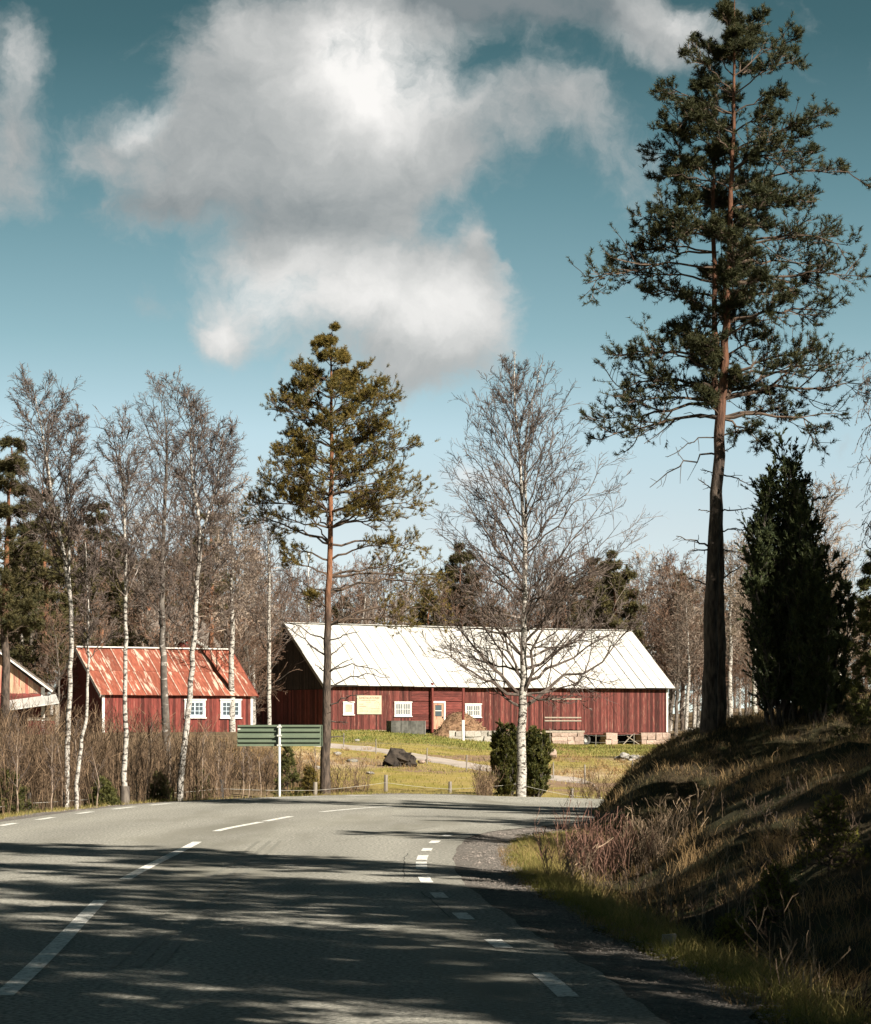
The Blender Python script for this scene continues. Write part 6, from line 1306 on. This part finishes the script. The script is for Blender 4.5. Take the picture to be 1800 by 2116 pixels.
def grass():
    r = np.random.default_rng(71)
    # verge strip by the gravel on the right, greener towards the road
    mb = MB(); E = EDGE_R[(EDGE_R[:, 1] > 12) & (EDGE_R[:, 1] < 48)]; n = 34000; s = r.random(n); p = along(E, s * arclen(E)[-1]); T = np.gradient(E, axis=0)
    o = .62 + np.abs(r.normal(scale=.42, size=n)) * 1.0; nrm = np.stack([np.full(n, 1.0), np.full(n, .05)], -1); q = p + nrm * o[:, None]
    clump = np.clip(.5 + .5 * wob(q[:, 0] * 1.0, q[:, 1], 2.3, 5), 0, 1); h = r.uniform(.05, .16, n) * (.6 + .9 * clump) * np.clip((o - .5) * 3, .3, 1.3) * (1 - .55 * ss(39, 44, p[:, 1]))
    blades(mb, r, q[:, 0], q[:, 1], ground(q[:, 0], q[:, 1]) - .02, h, np.full(n, .005), .7, np.clip(r.normal(.15, .22, n) + .5 * clump * (o > .85) + .25 * (o > 1.15), 0, 1)); mb.obj('verge_grass', GREEN, kind='stuff')
    # the mound: dry tussocks and short moss grass
    mb = MB(); n = 104000; d = 13 + 52 * r.random(n)**.85; k = r.uniform(.02, .158, n); x = k * d; inn = poly_in(x, d, RIGHTPOLY); x, d = x[inn], d[inn]; dr = seg_dist(x, d, EDGE_R); kk = dr > .55 + .5 * ss(38, 42, d) - .6 * ss(50, 54, d); x, d, dr = x[kk], d[kk], dr[kk]; n = len(x)
    tus = np.clip(wob(x, d, 2.1, 7) + .7 * wob(x, d, .7, 2), 0, 1.3); h = r.uniform(.025, .075, n) + .20 * tus * r.random(n); sc = np.clip(d / 30, .6, 1.6)
    blades(mb, r, x, d, ground(x, d) - .02, h, .0045 * sc, .75, np.clip(r.normal(.1, .2, n) + .7 * (tus > .4), 0, 1)); mb.obj('mound_grass', GRASS, kind='stuff')
    # the nose and crest of the mound, seen against the light field
    n = 42000; mb = MB(); d = r.uniform(40, 63, n); x = r.uniform(.045, .16, n) * d; inn = poly_in(x, d, RIGHTPOLY); x, d = x[inn], d[inn]; dr = seg_dist(x, d, EDGE_R); kk = dr > .12 + .8 * (1 - ss(46, 51, d)); x, d = x[kk], d[kk]; n = len(x)
    tus = np.clip(wob(x, d, 1.7, 5) + .5, 0, 1.2); blades(mb, r, x, d, ground(x, d) - .02, r.uniform(.05, .14, n) + .14 * tus * r.random(n), np.full(n, .0095), .7, np.clip(r.normal(.15, .22, n) + .45 * (tus > .9), 0, 1)); mb.obj('crest_grass', GRASS, kind='stuff')
    # left verge
    mb = MB(); E = EDGE_L[(EDGE_L[:, 1] > 42)]; E = E[:int(len(E) * .75)]; n = 22000; p = along(E, r.random(n) * arclen(E)[-1]); j = r.random(n); T = np.array([-.45, 1.0]); q = p + np.stack([-np.ones(n) * .75, np.ones(n) * .9], -1) * (.55 + j * 1.6)[:, None]
    kk = ~poly_in(q[:, 0], q[:, 1], ROADPOLY) & (seg_dist(q[:, 0], q[:, 1], EDGE_L) > .6); q = q[kk]; n = len(q); blades(mb, r, q[:, 0], q[:, 1], ground(q[:, 0], q[:, 1]) - .02, r.uniform(.05, .17, n), np.full(n, .009), .6, np.clip(r.normal(.5, .3, n), 0, 1)); mb.obj('left_verge_grass', GREEN, kind='stuff')
    # meadow and farmyard
    mb = MB(); n = 48000; d = np.sqrt(r.uniform(78**2, 226**2, n)); k = r.uniform(-.055, .10, n); x = k * d; z = ground(x, d); pat = wob(x, d * .5, .45, 3)
    lawn = ss(150, 185, d); keep = r.random(n) < np.where(lawn > .5, .95, np.clip(.5 + .6 * pat, .12, 1)); x, d, z, pat, lawn = x[keep], d[keep], z[keep], pat[keep], lawn[keep]; n = len(x)
    u = CX + x / d * F; v = HZ - (z - EYE) / d * F; tr_y = np.interp(u, [640, 690, 790, 850, 930, 1017, 1125, 1210, 1300], [1538, 1541, 1552, 1563, 1577, 1590, 1606, 1615, 1625]); kk = np.abs(v - tr_y) > 5.5
    x, d, z, pat, lawn = x[kk], d[kk], z[kk], pat[kk], lawn[kk]; n = len(x)
    blades(mb, r, x, d, z - .01, r.uniform(.06, .16, n) * np.where(lawn > .5, 1.1, .8), .022 * d / 100, .5, np.clip(r.normal(.35, .25, n) - .3 * lawn + .25 * (pat < 0), 0, 1)); mb.obj('meadow_grass', GREEN, kind='stuff')
    # pale dry tufts: farmyard and field
    mb = MB(); P = []
    for px, py, sx, sy, m_ in ((1175, 1562, 50, 10, 260), (600, 1590, 45, 25, 420), (1330, 1590, 60, 12, 200), (1200, 1595, 90, 10, 200), (720, 1575, 50, 12, 120), (460, 1560, 50, 20, 250)):
        for _ in range(m_ // 10): P.append(on_ground(px + r.normal() * sx, py + r.normal() * sy))
    P = np.repeat(np.array(P), 45, 0); P = P + r.normal(scale=.16, size=P.shape); n = len(P); blades(mb, r, P[:, 0], P[:, 1], ground(P[:, 0], P[:, 1]) - .02, r.uniform(.12, .34, n), np.full(n, .018), .9, np.clip(r.normal(.95, .1, n), 0, 1)); mb.obj('dry_tufts', GRASS, kind='stuff')
    # tall pale straw tussocks catching the light on the mound
    mb = MB(); P = []
    for i in range(60):
        d = r.uniform(17, 48); x = r.uniform(.05, .155) * d
        if poly_in(np.array([x]), np.array([d]), RIGHTPOLY)[0] and seg_dist(np.array([x]), np.array([d]), EDGE_R)[0] > 1.6: P.append((x, d, r.uniform(.8, 1.6)))
    P = np.array(P); Q = np.repeat(P, 110, 0); n = len(Q); x = Q[:, 0] + r.normal(scale=.10, size=n) * Q[:, 2]; d = Q[:, 1] + r.normal(scale=.13, size=n) * Q[:, 2]; blades(mb, r, x, d, ground(x, d) - .02, r.uniform(.06, .24, n) * Q[:, 2], np.full(n, .0045), .65, np.clip(r.normal(.95, .12, n), 0, 1)); mb.obj('straw_tussocks', GRASS, kind='stuff')
grass()
def heather():
    r = np.random.default_rng(64); mb = MB(); n = 3300; d = 15 + 44 * r.random(n); x = r.uniform(.03, .158, n) * d
    ok = poly_in(x, d, RIGHTPOLY); x, d = x[ok], d[ok]; ok = (seg_dist(x, d, EDGE_R) > 1.4) & (wob(x, d, 1.1, 9) > -.1); x, d = x[ok], d[ok]
    brush(mb, r, x, d, r.uniform(.08, .26, len(x)), 4, 2, .003, .45, .55, .002); mb.obj('heather', HEATHER, kind='stuff')
HEATHER = material('heather_twigs', (.028, .021, .016), (.085, .058, .040), nscale=1.2, rough=.95, tintval=.5)
heather()
